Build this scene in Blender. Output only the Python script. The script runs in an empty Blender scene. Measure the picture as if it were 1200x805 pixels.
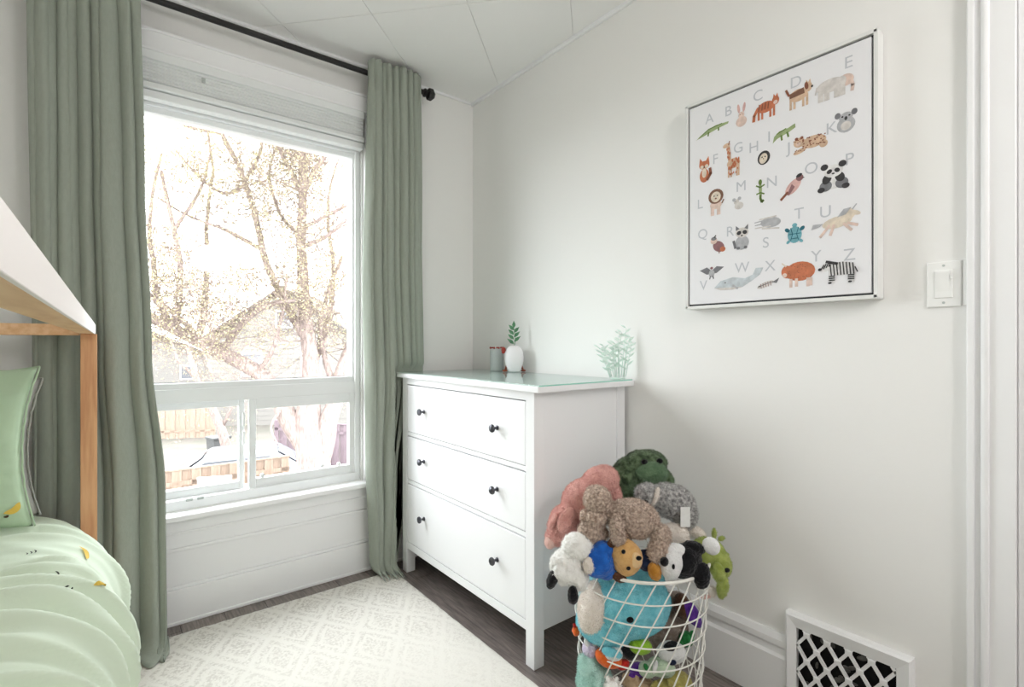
import bpy, bmesh, math, random
import numpy as np
from mathutils import Vector, Matrix, Euler, noise
random.seed(7)
SC = bpy.context.scene
COL = SC.collection
PI = math.pi
R = math.radians

# ------------------------------------------------------------------ camera, world, light, exposure
cam = bpy.data.cameras.new('camera')
cam.sensor_width = 36.0
cam.lens = 36.0 * 595.0 / 1200.0
cam.clip_start = 0.02
cam.clip_end = 200
camo = bpy.data.objects.new('camera', cam)
COL.objects.link(camo)
camo.location = (0, 0, 1.11)
camo.rotation_euler = (R(90), 0, R(-38.4))
SC.camera = camo

SKY = 13.0
world = bpy.data.worlds.new('overcast_sky')
SC.world = world
world.use_nodes = True
bgn = world.node_tree.nodes['Background']
bgn.inputs['Color'].default_value = (0.95, 0.975, 1.0, 1)
bgn.inputs['Strength'].default_value = SKY

FILL = 27.0
SC.view_settings.view_transform = 'Standard'
SC.view_settings.look = 'None'
SC.view_settings.exposure = 0.0
SC.view_settings.gamma = 1.0
SC.cycles.max_bounces = 12
SC.cycles.diffuse_bounces = 6
SC.cycles.transparent_max_bounces = 16
SC.cycles.sample_clamp_indirect = 8.0

# daylight portal in the window opening (guides sky sampling only)
pl = bpy.data.lights.new('window_portal', 'AREA')
pl.shape = 'RECTANGLE'; pl.size = 1.0; pl.size_y = 1.62
pl.cycles.is_portal = True
plo = bpy.data.objects.new('window_portal', pl)
COL.objects.link(plo)
plo.location = (0.47, 2.52, 1.25)
plo.rotation_euler = (R(-90), 0, 0)

# ------------------------------------------------------------------ materials
def lin(c):
    return tuple((x / 255 / 12.92) if x / 255 <= .04045 else ((x / 255 + .055) / 1.055) ** 2.4 for x in c)

MATS = {}
def mat(name, rgb, rough=.6, var=0.0, vscale=8, bump=0.0, bscale=60, spec=.4, metal=0.0, rgb2=None, stretch=None, coord='Object', sheen=0.0, transl=0.0):
    m = bpy.data.materials.new(name)
    m.use_nodes = True
    nt = m.node_tree; N = nt.nodes; L = nt.links
    b = N['Principled BSDF']
    b.inputs['Roughness'].default_value = rough
    b.inputs['Specular IOR Level'].default_value = spec
    b.inputs['Metallic'].default_value = metal
    if sheen: b.inputs['Sheen Weight'].default_value = sheen
    c = lin(rgb)
    b.inputs['Base Color'].default_value = (*c, 1)
    tc = N.new('ShaderNodeTexCoord'); mp = N.new('ShaderNodeMapping')
    L.new(tc.outputs[coord], mp.inputs[0])
    if stretch: mp.inputs['Scale'].default_value = stretch
    if var or rgb2:
        nz = N.new('ShaderNodeTexNoise'); nz.inputs['Scale'].default_value = vscale; nz.inputs['Detail'].default_value = 5
        L.new(mp.outputs[0], nz.inputs['Vector'])
        cr = N.new('ShaderNodeValToRGB')
        c2 = lin(rgb2) if rgb2 else tuple(max(0, x * (1 - var)) for x in c)
        cr.color_ramp.elements[0].position = .35; cr.color_ramp.elements[1].position = .65
        cr.color_ramp.elements[0].color = (*c2, 1); cr.color_ramp.elements[1].color = (*c, 1)
        L.new(nz.outputs['Fac'], cr.inputs[0]); L.new(cr.outputs[0], b.inputs['Base Color'])
    if bump:
        nb = N.new('ShaderNodeTexNoise'); nb.inputs['Scale'].default_value = bscale; nb.inputs['Detail'].default_value = 4
        L.new(mp.outputs[0], nb.inputs['Vector'])
        bp = N.new('ShaderNodeBump'); bp.inputs['Strength'].default_value = bump; bp.inputs['Distance'].default_value = .01
        L.new(nb.outputs['Fac'], bp.inputs['Height']); L.new(bp.outputs[0], b.inputs['Normal'])
    if transl:
        out = N['Material Output']
        tr = N.new('ShaderNodeBsdfTranslucent'); mx = N.new('ShaderNodeMixShader')
        tr.inputs[0].default_value = (*c, 1); mx.inputs[0].default_value = transl
        L.new(b.outputs[0], mx.inputs[1]); L.new(tr.outputs[0], mx.inputs[2]); L.new(mx.outputs[0], out.inputs[0])
    MATS[name] = m
    return m

mat('wall_paint', (241, 240, 238), .75, bump=.05, bscale=35)
mat('ceiling_paint', (243, 242, 241), .8, bump=.04, bscale=40)
mat('trim_paint', (243, 243, 244), .45, bump=.03, bscale=30)
mat('vinyl', (240, 242, 243), .35)
mat('blind', (236, 238, 238), .6)
mat('dresser_white', (243, 243, 245), .42, bump=.015, bscale=20, stretch=(1, 1, 8))
mat('knob_metal', (88, 88, 94), .32, metal=.9)
mat('rod_black', (26, 24, 24), .45)
mat('pine', (230, 190, 148), .5, rgb2=(212, 164, 120), vscale=9, stretch=(6, .6, 6), bump=.03)
mat('pine_post', (224, 172, 128), .5, rgb2=(204, 146, 104), vscale=9, stretch=(8, 8, .7), bump=.03)
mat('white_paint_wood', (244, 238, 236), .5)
mat('curtain', (161, 168, 156), .85, bump=.12, bscale=350, stretch=(1, 1, .35), sheen=.15, var=.06, vscale=120, transl=.05)
mat('duvet', (211, 224, 204), .85, bump=.06, bscale=60, sheen=.1)
mat('pillow', (178, 200, 170), .85, bump=.08, bscale=40, sheen=.1)
mat('pillow_grey', (170, 168, 164), .85, bump=.08, bscale=40)
mat('mattress', (232, 230, 224), .8)
mat('banana', (222, 188, 84), .8); mat('banana_tip', (70, 55, 35), .8); mat('ink', (60, 66, 60), .8)
mat('black_metal', (30, 30, 30), .4)
mat('wire_white', (240, 238, 232), .4)
mat('duct_dark', (16, 15, 15), .9); mat('duct_fluff', (120, 118, 114), .95, var=.6, vscale=40)
mat('switch_white', (243, 243, 241), .35)
mat('canvas', (236, 235, 238), .75, bump=.05, bscale=500)
mat('frame_white', (232, 232, 230), .4); mat('frame_gap', (58, 60, 64), .7)
mat('ceramic_grey', (186, 192, 190), .4); mat('ceramic_white', (240, 238, 240), .3)
mat('red_bead', (150, 50, 40), .5); mat('terracotta', (140, 74, 54), .6)
mat('leaf_green', (96, 150, 110), .55, rgb2=(60, 110, 76), vscale=30)
mat('leaf_mint', (238, 250, 244), .4, rgb2=(222, 243, 233), vscale=25, transl=.35)
mat('strike_brass', (60, 52, 46), .4, metal=.6)
mat('lamp_glass', (245, 245, 240), .4)

# plush
PL = dict(sheen=.35, rough=.95, spec=.1)
def plush_mat(n, a, b2, vs=55, bump=.5, bs=220):
    mat(n, a, .95, rgb2=b2, vscale=vs, bump=bump, bscale=bs, spec=.1, sheen=.25)
plush_mat('pink', (230, 180, 171), (210, 154, 146)); plush_mat('palepink', (232, 196, 186), (222, 180, 170))
plush_mat('green', (116, 138, 104), (58, 74, 52), 50); plush_mat('green_light', (114, 142, 110), (94, 122, 92), 50)
plush_mat('taupe', (238, 218, 202), (178, 152, 136), 130, .8); plush_mat('grey', (228, 226, 224), (126, 124, 124), 90, .7)
plush_mat('cream', (244, 236, 228), (234, 224, 214)); plush_mat('white', (253, 252, 249), (244, 242, 238), 60, .4)
plush_mat('black', (24, 24, 28), (14, 14, 17)); plush_mat('tan', (222, 178, 118), (210, 162, 102))
plush_mat('tan_light', (236, 204, 156), (228, 192, 142)); plush_mat('blue', (36, 104, 196), (28, 84, 170))
plush_mat('brown', (96, 64, 46), (76, 50, 36)); plush_mat('gold', (204, 146, 66), (184, 124, 48))
plush_mat('navy', (34, 46, 78), (26, 34, 60)); plush_mat('white_felt', (238, 238, 238), (226, 226, 226))
plush_mat('lime', (178, 190, 108), (150, 164, 80)); plush_mat('lime2', (156, 200, 60), (130, 172, 44))
plush_mat('teal', (146, 220, 232), (114, 202, 218), 60); plush_mat('mushroom', (172, 156, 144), (144, 128, 118))
plush_mat('purple', (104, 58, 160), (80, 40, 130)); plush_mat('orange', (232, 112, 46), (214, 92, 34))
plush_mat('red', (204, 50, 40), (180, 36, 30)); plush_mat('kelly', (50, 140, 74), (36, 110, 56))
plush_mat('lilac', (216, 208, 222), (190, 176, 200)); plush_mat('pale_green', (198, 216, 190), (170, 190, 164))
plush_mat('mint', (200, 234, 226), (176, 216, 206), 40); plush_mat('olive', (186, 176, 106), (160, 148, 80))
plush_mat('sand', (196, 172, 140), (172, 146, 114)); plush_mat('white_tag', (244, 244, 242), (238, 238, 236), bump=0)

def glass_mat(name, tint=(1, 1, 1), fac=.05):
    m = bpy.data.materials.new(name); m.use_nodes = True
    nt = m.node_tree; N = nt.nodes; L = nt.links
    N.remove(N['Principled BSDF'])
    t = N.new('ShaderNodeBsdfTransparent'); t.inputs[0].default_value = (*tint, 1)
    g = N.new('ShaderNodeBsdfGlossy'); g.inputs['Roughness'].default_value = .02
    fr = N.new('ShaderNodeFresnel'); fr.inputs[0].default_value = 1.45
    mx = N.new('ShaderNodeMixShader')
    ge = N.new('ShaderNodeNewGeometry'); sb = N.new('ShaderNodeMath'); sb.operation = 'SUBTRACT'; sb.inputs[0].default_value = 1; L.new(ge.outputs['Backfacing'], sb.inputs[1])
    mu = N.new('ShaderNodeMath'); mu.operation = 'MULTIPLY'; L.new(fr.outputs[0], mu.inputs[0]); L.new(sb.outputs[0], mu.inputs[1])
    L.new(mu.outputs[0], mx.inputs[0])
    L.new(t.outputs[0], mx.inputs[1]); L.new(g.outputs[0], mx.inputs[2]); L.new(mx.outputs[0], N['Material Output'].inputs[0])
    MATS[name] = m
glass_mat('lamp_globe', (.97, .97, .97))
glass_mat('window_glass', (.98, .99, .99)); glass_mat('sheet_glass', (.93, .985, .965))
mat('glass_edge', (150, 205, 190), .1)

# floor planks: dark grey wood grain, tone varies per plank
def floor_mat():
    m = mat('floor_wood', (142, 131, 126), .42, rgb2=(108, 99, 96), vscale=14, stretch=(9, .8, 1), bump=.04, bscale=30)
    nt = m.node_tree; N = nt.nodes; L = nt.links
    cr = [n for n in N if n.type == 'VALTORGB'][0]
    oi = N.new('ShaderNodeObjectInfo'); mr = N.new('ShaderNodeMapRange'); mr.inputs[3].default_value = .78; mr.inputs[4].default_value = 1.15
    L.new(oi.outputs['Random'], mr.inputs[0])
    hs = N.new('ShaderNodeHueSaturation'); L.new(mr.outputs[0], hs.inputs['Value']); L.new(cr.outputs[0], hs.inputs['Color'])
    L.new(hs.outputs[0], N['Principled BSDF'].inputs['Base Color'])
floor_mat()

# rug: cream pile with a faded grey diamond lattice
def rug_mat():
    m = mat('rug', (226, 222, 212), .95, spec=.1)
    nt = m.node_tree; N = nt.nodes; L = nt.links
    b = N['Principled BSDF']
    def math_(op, a=None, c=None, v=None):
        n = N.new('ShaderNodeMath'); n.operation = op
        if a is not None: L.new(a, n.inputs[0])
        if c is not None: L.new(c, n.inputs[1])
        if v is not None: n.inputs[1].default_value = v
        return n.outputs[0]
    tc = N.new('ShaderNodeTexCoord'); sp = N.new('ShaderNodeSeparateXYZ')
    nz = N.new('ShaderNodeTexNoise'); nz.inputs['Scale'].default_value = 25; nz.inputs['Detail'].default_value = 6
    L.new(tc.outputs['Object'], nz.inputs['Vector'])
    ad = N.new('ShaderNodeMixRGB'); ad.blend_type = 'ADD'; ad.inputs[0].default_value = .03
    L.new(tc.outputs['Object'], ad.inputs[1]); L.new(nz.outputs['Color'], ad.inputs[2])
    L.new(ad.outputs[0], sp.inputs[0])
    sx = math_('MULTIPLY', sp.outputs[0], v=5.2); sy = math_('MULTIPLY', sp.outputs[1], v=3.4)
    def line(s):
        f = math_('FRACT', s); f = math_('SUBTRACT', f, v=.5); f = math_('ABSOLUTE', f)
        return f
    d1 = line(math_('ADD', sx, sy)); d2 = line(math_('SUBTRACT', sx, sy))
    mn = math_('MINIMUM', d1, d2)
    ring = math_('ABSOLUTE', math_('SUBTRACT', mn, v=.11))
    cr = N.new('ShaderNodeValToRGB'); cr.color_ramp.elements[0].position = .03; cr.color_ramp.elements[1].position = .085
    cr.color_ramp.elements[0].color = (1, 1, 1, 1); cr.color_ramp.elements[1].color = (0, 0, 0, 1)
    L.new(mn, cr.inputs[0])
    cr2 = N.new('ShaderNodeValToRGB'); cr2.color_ramp.elements[0].position = .02; cr2.color_ramp.elements[1].position = .05
    cr2.color_ramp.elements[0].color = (1, 1, 1, 1); cr2.color_ramp.elements[1].color = (0, 0, 0, 1)
    L.new(math_('ABSOLUTE', math_('SUBTRACT', mn, v=.2)), cr2.inputs[0])
    mxl = math_('MAXIMUM', cr.outputs[0], cr2.outputs[0])
    n2 = N.new('ShaderNodeTexNoise'); n2.inputs['Scale'].default_value = 3.5; n2.inputs['Detail'].default_value = 6
    n3 = N.new('ShaderNodeTexNoise'); n3.inputs['Scale'].default_value = 130; n3.inputs['Detail'].default_value = 3
    L.new(tc.outputs['Object'], n2.inputs['Vector']); L.new(tc.outputs['Object'], n3.inputs['Vector'])
    w2 = N.new('ShaderNodeMapRange'); w2.inputs[1].default_value = .35; w2.inputs[2].default_value = .65; L.new(n2.outputs['Fac'], w2.inputs[0])
    w3 = N.new('ShaderNodeMapRange'); w3.inputs[1].default_value = .42; w3.inputs[2].default_value = .62; L.new(n3.outputs['Fac'], w3.inputs[0])
    field = math_('MULTIPLY', w3.outputs[0], v=.5)
    notl = N.new('ShaderNodeMath'); notl.operation = 'SUBTRACT'; notl.inputs[0].default_value = 1; L.new(mxl, notl.inputs[1])
    k = math_('MULTIPLY', notl.outputs[0], field)
    wy = N.new('ShaderNodeMapRange'); wy.inputs[1].default_value = 1.45; wy.inputs[2].default_value = 2.2; wy.inputs[3].default_value = .12; wy.inputs[4].default_value = .9
    so = N.new('ShaderNodeSeparateXYZ'); L.new(tc.outputs['Object'], so.inputs[0]); L.new(so.outputs[1], wy.inputs[0])
    k = math_('MULTIPLY', k, math_('ADD', math_('MULTIPLY', w2.outputs[0], v=.22), wy.outputs[0]))
    mx = N.new('ShaderNodeMixRGB'); L.new(k, mx.inputs[0])
    mx.inputs[1].default_value = (*lin((224, 221, 214)), 1); mx.inputs[2].default_value = (*lin((158, 150, 140)), 1)
    L.new(mx.outputs[0], b.inputs['Base Color'])
    bp = N.new('ShaderNodeBump'); bp.inputs['Strength'].default_value = .5; bp.inputs['Distance'].default_value = .004
    L.new(n3.outputs['Fac'], bp.inputs['Height']); L.new(bp.outputs[0], b.inputs['Normal'])
rug_mat()

# outdoors
mat('bark', (136, 121, 115), .9, rgb2=(98, 86, 82), vscale=12, stretch=(3, 3, .6), bump=.6, bscale=20)
mat('twig_bark', (112, 98, 92), .9)
mat('leaf_spring', (166, 160, 124), .7, rgb2=(158, 145, 118), vscale=2, transl=.4)
mat('fence_cedar', (130, 114, 101), .8, rgb2=(116, 99, 86), vscale=5, stretch=(6, 6, .6))
mat('fence_red', (108, 94, 99), .8, rgb2=(94, 80, 85), vscale=5, stretch=(6, 6, .6))
mat('lawn', (76, 75, 67), .95, rgb2=(86, 80, 75), vscale=1.2)
mat('concrete', (78, 74, 72), .9)
mat('car_white', (120, 122, 126), .2, spec=.6); mat('car_glass', (92, 95, 100), .2); mat('rubber', (60, 60, 62), .8)
mat('siding', (108, 105, 101), .8); mat('shingle', (84, 80, 79), .9); mat('house_glass', (90, 92, 96), .15)
mat('bin_grey', (58, 58, 58), .6); mat('gate_white', (240, 240, 240), .6)

# ------------------------------------------------------------------ mesh helpers
class MB:
    def __init__(s): s.v = []; s.f = []; s.m = []
    def add(s, V, F, mi=0):
        o = len(s.v); s.v += [tuple(p) for p in V]
        for f in F: s.f.append(tuple(i + o for i in f)); s.m.append(mi)
        return s
    def box(s, x0, x1, y0, y1, z0, z1, mi=0, b=0.0):
        if b:
            bm = bmesh.new(); bmesh.ops.create_cube(bm, size=1)
            bmesh.ops.scale(bm, vec=(x1 - x0, y1 - y0, z1 - z0), verts=bm.verts)
            bmesh.ops.translate(bm, vec=((x0 + x1) / 2, (y0 + y1) / 2, (z0 + z1) / 2), verts=bm.verts)
            bmesh.ops.bevel(bm, geom=bm.edges[:], offset=b, segments=2, affect='EDGES', profile=.5)
            bm.verts.index_update()
            s.add([v.co[:] for v in bm.verts], [[v.index for v in f.verts] for f in bm.faces], mi); bm.free()
            return s
        V = [(x, y, z) for z in (z0, z1) for y in (y0, y1) for x in (x0, x1)]
        return s.add(V, [(0, 2, 3, 1), (4, 5, 7, 6), (0, 1, 5, 4), (2, 6, 7, 3), (0, 4, 6, 2), (1, 3, 7, 5)], mi)
    def tube(s, pts, rad, n=8, closed=False, mi=0, cap=True):
        pts = [Vector(p) for p in pts]; N = len(pts)
        rs = rad if isinstance(rad, (list, tuple)) else [rad] * N
        V = []; up = Vector((0, 0, 1)); prev = None
        for i, p in enumerate(pts):
            if closed: t = pts[(i + 1) % N] - pts[i - 1]
            else: t = pts[min(i + 1, N - 1)] - pts[max(i - 1, 0)]
            t = t.normalized() if t.length > 1e-9 else Vector((0, 0, 1))
            if prev is None:
                a = t.cross(up)
                if a.length < 1e-3: a = t.cross(Vector((1, 0, 0)))
                a.normalize()
            else:
                a = prev - t * prev.dot(t)
                if a.length < 1e-6: a = t.orthogonal()
                a.normalize()
            prev = a; c = t.cross(a)
            for k in range(n):
                th = 2 * PI * k / n
                V.append(p + (a * math.cos(th) + c * math.sin(th)) * rs[i])
        F = []
        M = N if closed else N - 1
        for i in range(M):
            for k in range(n):
                a0 = i * n + k; a1 = i * n + (k + 1) % n; j = (i + 1) % N
                F.append((a0, a1, j * n + (k + 1) % n, j * n + k))
        if cap and not closed:
            F.append(tuple(range(n - 1, -1, -1))); F.append(tuple((N - 1) * n + k for k in range(n)))
        return s.add(V, F, mi)
    def lathe(s, prof, c=(0, 0, 0), n=24, axis='z', mi=0):
        V = []; F = []
        for (r, h) in prof:
            for k in range(n):
                th = 2 * PI * k / n; x, y = r * math.cos(th), r * math.sin(th)
                p = (x, y, h) if axis == 'z' else ((h, x, y) if axis == 'x' else (x, h, y))
                V.append((p[0] + c[0], p[1] + c[1], p[2] + c[2]))
        for i in range(len(prof) - 1):
            for k in range(n):
                F.append((i * n + k, i * n + (k + 1) % n, (i + 1) * n + (k + 1) % n, (i + 1) * n + k))
        F.append(tuple(range(n - 1, -1, -1))); F.append(tuple((len(prof) - 1) * n + k for k in range(n)))
        return s.add(V, F, mi)
    def ell(s, c, r, rot=0.0, n=20, mi=0):
        # ellipsoid; rot = in-plane turn about the local y axis (degrees)
        V = []; F = []; ca, sa = math.cos(R(rot)), math.sin(R(rot)); h = n // 2
        for i in range(h + 1):
            ph = PI * i / h
            for k in range(n):
                th = 2 * PI * k / n
                x, y, z = r[0] * math.sin(ph) * math.cos(th), r[1] * math.sin(ph) * math.sin(th), r[2] * math.cos(ph)
                V.append((c[0] + x * ca - z * sa, c[1] + y, c[2] + x * sa + z * ca))
        for i in range(h):
            for k in range(n):
                F.append((i * n + k, (i + 1) * n + k, (i + 1) * n + (k + 1) % n, i * n + (k + 1) % n))
        return s.add(V, F, mi)
    def prism(s, poly, y0, y1, mi=0):
        # polygon in x,z extruded along y
        n = len(poly)
        V = [(p[0], y0, p[1]) for p in poly] + [(p[0], y1, p[1]) for p in poly]
        F = [tuple(range(n)), tuple(range(2 * n - 1, n - 1, -1))] + [(i, i + n, (i + 1) % n + n, (i + 1) % n) for i in range(n)]
        return s.add(V, F, mi)
    def build(s, name, ms, parent=None, smooth=False, loc=None):
        me = bpy.data.meshes.new(name)
        me.from_pydata([tuple(v) for v in s.v], [], s.f)
        if not isinstance(ms, (list, tuple)): ms = [ms]
        for m in ms: me.materials.append(MATS[m])
        if len(ms) > 1: me.polygons.foreach_set('material_index', s.m)
        bm = bmesh.new(); bm.from_mesh(me)
        bmesh.ops.remove_doubles(bm, verts=bm.verts, dist=1e-6)
        bmesh.ops.recalc_face_normals(bm, faces=bm.faces); bm.to_mesh(me); bm.free()
        if smooth is True:
            me.polygons.foreach_set('use_smooth', [True] * len(me.polygons))
        elif smooth:
            me.polygons.foreach_set('use_smooth', [True] * len(me.polygons)); me.set_sharp_from_angle(angle=R(smooth))
        me.update()
        o = bpy.data.objects.new(name, me); COL.objects.link(o)
        if parent: o.parent = parent
        if loc: o.location = loc
        return o

def tag(o, label, cat, group=None):
    o['label'] = label; o['category'] = cat
    if group: o['group'] = group
    return o
def empty(name, loc=(0, 0, 0), rz=0.0):
    o = bpy.data.objects.new(name, None); o.empty_display_size = .05
    COL.objects.link(o); o.location = loc; o.rotation_euler = (0, 0, rz); return o
def struct(o, label=None):
    o['kind'] = 'structure'
    if label: o['label'] = label
    return o
def twin(o, parent, loc):
    c = o.copy(); c.parent = parent; c.location = loc; COL.objects.link(c); return c
BAKE = []      # (object, fur amplitude): modifiers are applied once at the end
def later(o, amp=0.0): BAKE.append((o, amp)); return o

# ------------------------------------------------------------------ room shell
XW, YB, ZC = 1.625, 2.41, 2.475         # right wall, window wall, ceiling
XL, YF = -1.15, -1.3                    # left wall, wall behind the viewer
wx0, wx1, wz0, wz1 = -.03, .968, .44, 2.07
w = MB()
w.box(XL - .15, wx0, YB, YB + .18, 0, ZC); w.box(wx1, XW + .15, YB, YB + .18, 0, ZC)
w.box(wx0, wx1, YB, YB + .18, 0, wz0); w.box(wx0, wx1, YB, YB + .18, wz1, ZC)
struct(w.build('wall_back', 'wall_paint'))
w = MB(); w.box(XW, XW + .14, .19, YB + .18, 0, ZC); w.box(XW, XW + .14, YF, -.62, 0, ZC); w.box(XW, XW + .14, -.62, .19, 2.05, ZC)
struct(w.build('wall_right', 'wall_paint'))
struct(MB().box(XL - .14, XL, YF, YB, 0, ZC).build('wall_left', 'wall_paint'))
struct(MB().box(XL - .14, XW + .14, YF - .14, YF, 0, ZC).build('wall_front', 'wall_paint'))

fl = struct(MB().box(XL - .14, XW + .14, YF - .14, YB + .18, -.12, -.006).build('floor', 'duct_dark'))
pw = .152; gap = .0012
x = XL; col = 0
pm = None
while x < XW:
    y = YF - random.uniform(0, .9)
    while y < YB:
        y0, y1 = max(y, YF), min(y + 1.22, YB)
        if y1 - y0 > .05:
            xx1 = min(x + pw, XW)
            MB().box(x + gap, xx1 - gap, y0 + gap, y1 - gap, -.006, 0, b=.0008).build('floor_plank', 'floor_wood', fl)
        y += 1.22
    x += pw; col += 1

# ceiling with diagonal 16-inch tiles
ce = struct(MB().box(XL - .14, XW + .14, YF - .14, YB + .18, ZC + .008, ZC + .1).build('ceiling', 'ceiling_paint'))
def clip_poly(P, x0, x1, y0, y1):
    for ax, lim, sg in ((0, x0, 1), (0, x1, -1), (1, y0, 1), (1, y1, -1)):
        Q = []
        for i in range(len(P)):
            a, b = P[i - 1], P[i]; ia = (a[ax] - lim) * sg >= 0; ib = (b[ax] - lim) * sg >= 0
            if ia != ib:
                t = (lim - a[ax]) / (b[ax] - a[ax]); Q.append((a[0] + t * (b[0] - a[0]), a[1] + t * (b[1] - a[1])))
            if ib: Q.append(b)
        P = Q
        if len(P) < 3: return []
    return P
ta = R(42.2); ts = .4085; tl = 1.225
ux, uy = math.cos(ta), math.sin(ta); vx, vy = -uy, ux
ox, oy = 0.845, 2.018
k0 = (1.111 - ox) * vx + (1.694 - oy) * vy
for i in range(-5, 5):
    for j in range(-12, 13):
        a0, b0 = i * tl, k0 + j * ts
        g = .0008
        q = [(a0 + g, b0 + g), (a0 + tl - g, b0 + g), (a0 + tl - g, b0 + ts - g), (a0 + g, b0 + ts - g)]
        P = [(ox + a * ux + b * vx, oy + a * uy + b * vy) for a, b in q]
        P = clip_poly(P, XL, XW, YF, YB)
        if len(P) < 3: continue
        n = len(P); cx = sum(p[0] for p in P) / n; cy = sum(p[1] for p in P) / n
        In = [(p[0] + (cx - p[0]) * .006, p[1] + (cy - p[1]) * .006) for p in P]
        V = [(*p, ZC + .008) for p in P] + [(*p, ZC + .0012) for p in P] + [(*p, ZC) for p in In]
        F = [tuple(range(2 * n, 3 * n))] + [(k, (k + 1) % n, n + (k + 1) % n, n + k) for k in range(n)] + [(n + k, n + (k + 1) % n, 2 * n + (k + 1) % n, 2 * n + k) for k in range(n)]
        MB().add(V, F).build('ceiling_tile', 'ceiling_paint', ce)
# slim cove where the ceiling meets the right wall
struct(MB().box(XW - .014, XW, YF, YB, ZC - .016, ZC + .002, b=.003).build('trim_1', 'trim_paint'))
struct(MB().box(XL, XW - .022, YB - .012, YB, ZC - .012, ZC + .002, b=.003).build('trim_2', 'trim_paint'))

# baseboards
def base_profile(h, t):
    return [(0, 0), (t, 0), (t, h * .68), (t * .62, h * .72), (t * .62, h * .80), (t * .9, h * .84), (t * .9, h * .92), (t * .45, h), (0, h)]
def base_right(y0, y1, h, t):
    P = base_profile(h, t); V = [(XW - p[0], y, p[1]) for y in (y0, y1) for p in P]; n = len(P)
    return MB().add(V, [tuple(range(n)), tuple(range(2 * n - 1, n - 1, -1))] + [(i, (i + 1) % n, (i + 1) % n + n, i + n) for i in range(n)])
b1 = base_right(.69, YB, .218, .020); b2 = base_right(.275, .385, .218, .020); b1.add(b2.v, b2.f)
struct(b1.build('baseboard_right', 'trim_paint'))
m = MB().box(XL, XW - .02, YB - .022, YB, 0, .137, b=.003).box(XL, XW - .02, YB - .014, YB, .137, .150, b=.003)
m.box(XL, XW - .02, YB - .028, YB - .02, 0, .014, b=.003)
struct(m.build('baseboard_back', 'trim_paint'))
# wide board and bead under the window stool
m = MB().box(-.2, 1.09, YB - .010, YB, .150, .285, b=.002).box(-.2, 1.09, YB - .018, YB, .285, .300, b=.004)
m.box(-.2, 1.09, YB - .012, YB, .300, .352, b=.002).box(-.2, 1.09, YB - .016, YB, .352, .362, b=.003).box(-.2, 1.09, YB - .012, YB, .362, .412, b=.002)
struct(m.build('trim_3', 'trim_paint'))

# ------------------------------------------------------------------ window
win = struct(empty('window_1', (0, 0, 0)))
def ring(m, x0, x1, z0, z1, y0, y1, wl, wr, wb, wt, b=.003):
    m.box(x0, x0 + wl, y0, y1, z0, z1, b=b); m.box(x1 - wr, x1, y0, y1, z0, z1, b=b)
    m.box(x0 + wl - .001, x1 - wr + .001, y0, y1, z0, z0 + wb, b=b); m.box(x0 + wl - .001, x1 - wr + .001, y0, y1, z1 - wt, z1, b=b)
    return m
m = ring(MB(), wx0, wx1, .438, 2.07, 2.425, 2.53, .03, .026, .042, .03)
m.build('window_frame', 'vinyl', win)
m = MB().box(wx0 + .02, wx1 - .02, 2.432, 2.52, .868, .926, b=.003); m.build('mid_rail', 'vinyl', win)
m = ring(MB(), 0, .944, .924, 2.045, 2.44, 2.50, .012, .012, .026, .027); ring(m, .008, .936, .938, 2.03, 2.452, 2.50, .006, .006, .012, .012, .002)
m.build('fixed_sash', 'vinyl', win)
MB().box(.01, .934, 2.47, 2.476, .945, 2.022).build('glass_pane', 'window_glass', win)
# lower sliding sashes
m = ring(MB(), .475, .944, .478, .869, 2.437, 2.468, .028, .027, .041, .046); m.build('sash', 'vinyl', win)
MB().box(.50, .92, 2.452, 2.457, .515, .826).build('glass_pane', 'window_glass', win)
m = ring(MB(), -.002, .462, .478, .869, 2.465, 2.50, .028, .022, .035, .03); m.build('sash', 'vinyl', win)
MB().box(.02, .445, 2.48, 2.485, .51, .842).build('glass_pane', 'window_glass', win)
for z in (.70, .78):
    MB().box(.452, .462, 2.448, 2.466, z - .03, z + .03, b=.003).build('sash_latch', 'vinyl', win)
for xx in (.253, .292):
    MB().box(xx - .012, xx + .012, 2.416, 2.428, .472, .484, b=.003).build('lift_catch', 'ceramic_grey', win)
for xx, zz in ((.53, .527), (.79, .53), (.87, .527)):
    MB().lathe([(.0, -.004), (.009, -.004), (.009, .004), (.0, .004)], (xx, 2.447, zz), 12, 'y').build('rubber_bumper', 'vinyl', win)
m = MB().box(-.14, 1.06, 2.352, 2.43, .415, .438, b=.006); m.build('window_sill', 'trim_paint', win)
m = MB().box(wx0 - .09, wx1 + .075, YB - .046, YB, 2.228, 2.306, b=.004).box(wx0 - .095, wx1 + .08, YB - .052, YB, 2.298, 2.310, b=.003)
m.box(wx0 - .09, wx1 + .075, YB - .056, YB, 2.224, 2.236, b=.004).box(wx0 - .09, wx0, YB - .024, YB, .438, 2.234, b=.004).box(wx1 + .008, wx1 + .075, YB - .024, YB, .438, 2.234, b=.004)
m.build('casing', 'trim_paint', win)

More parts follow.
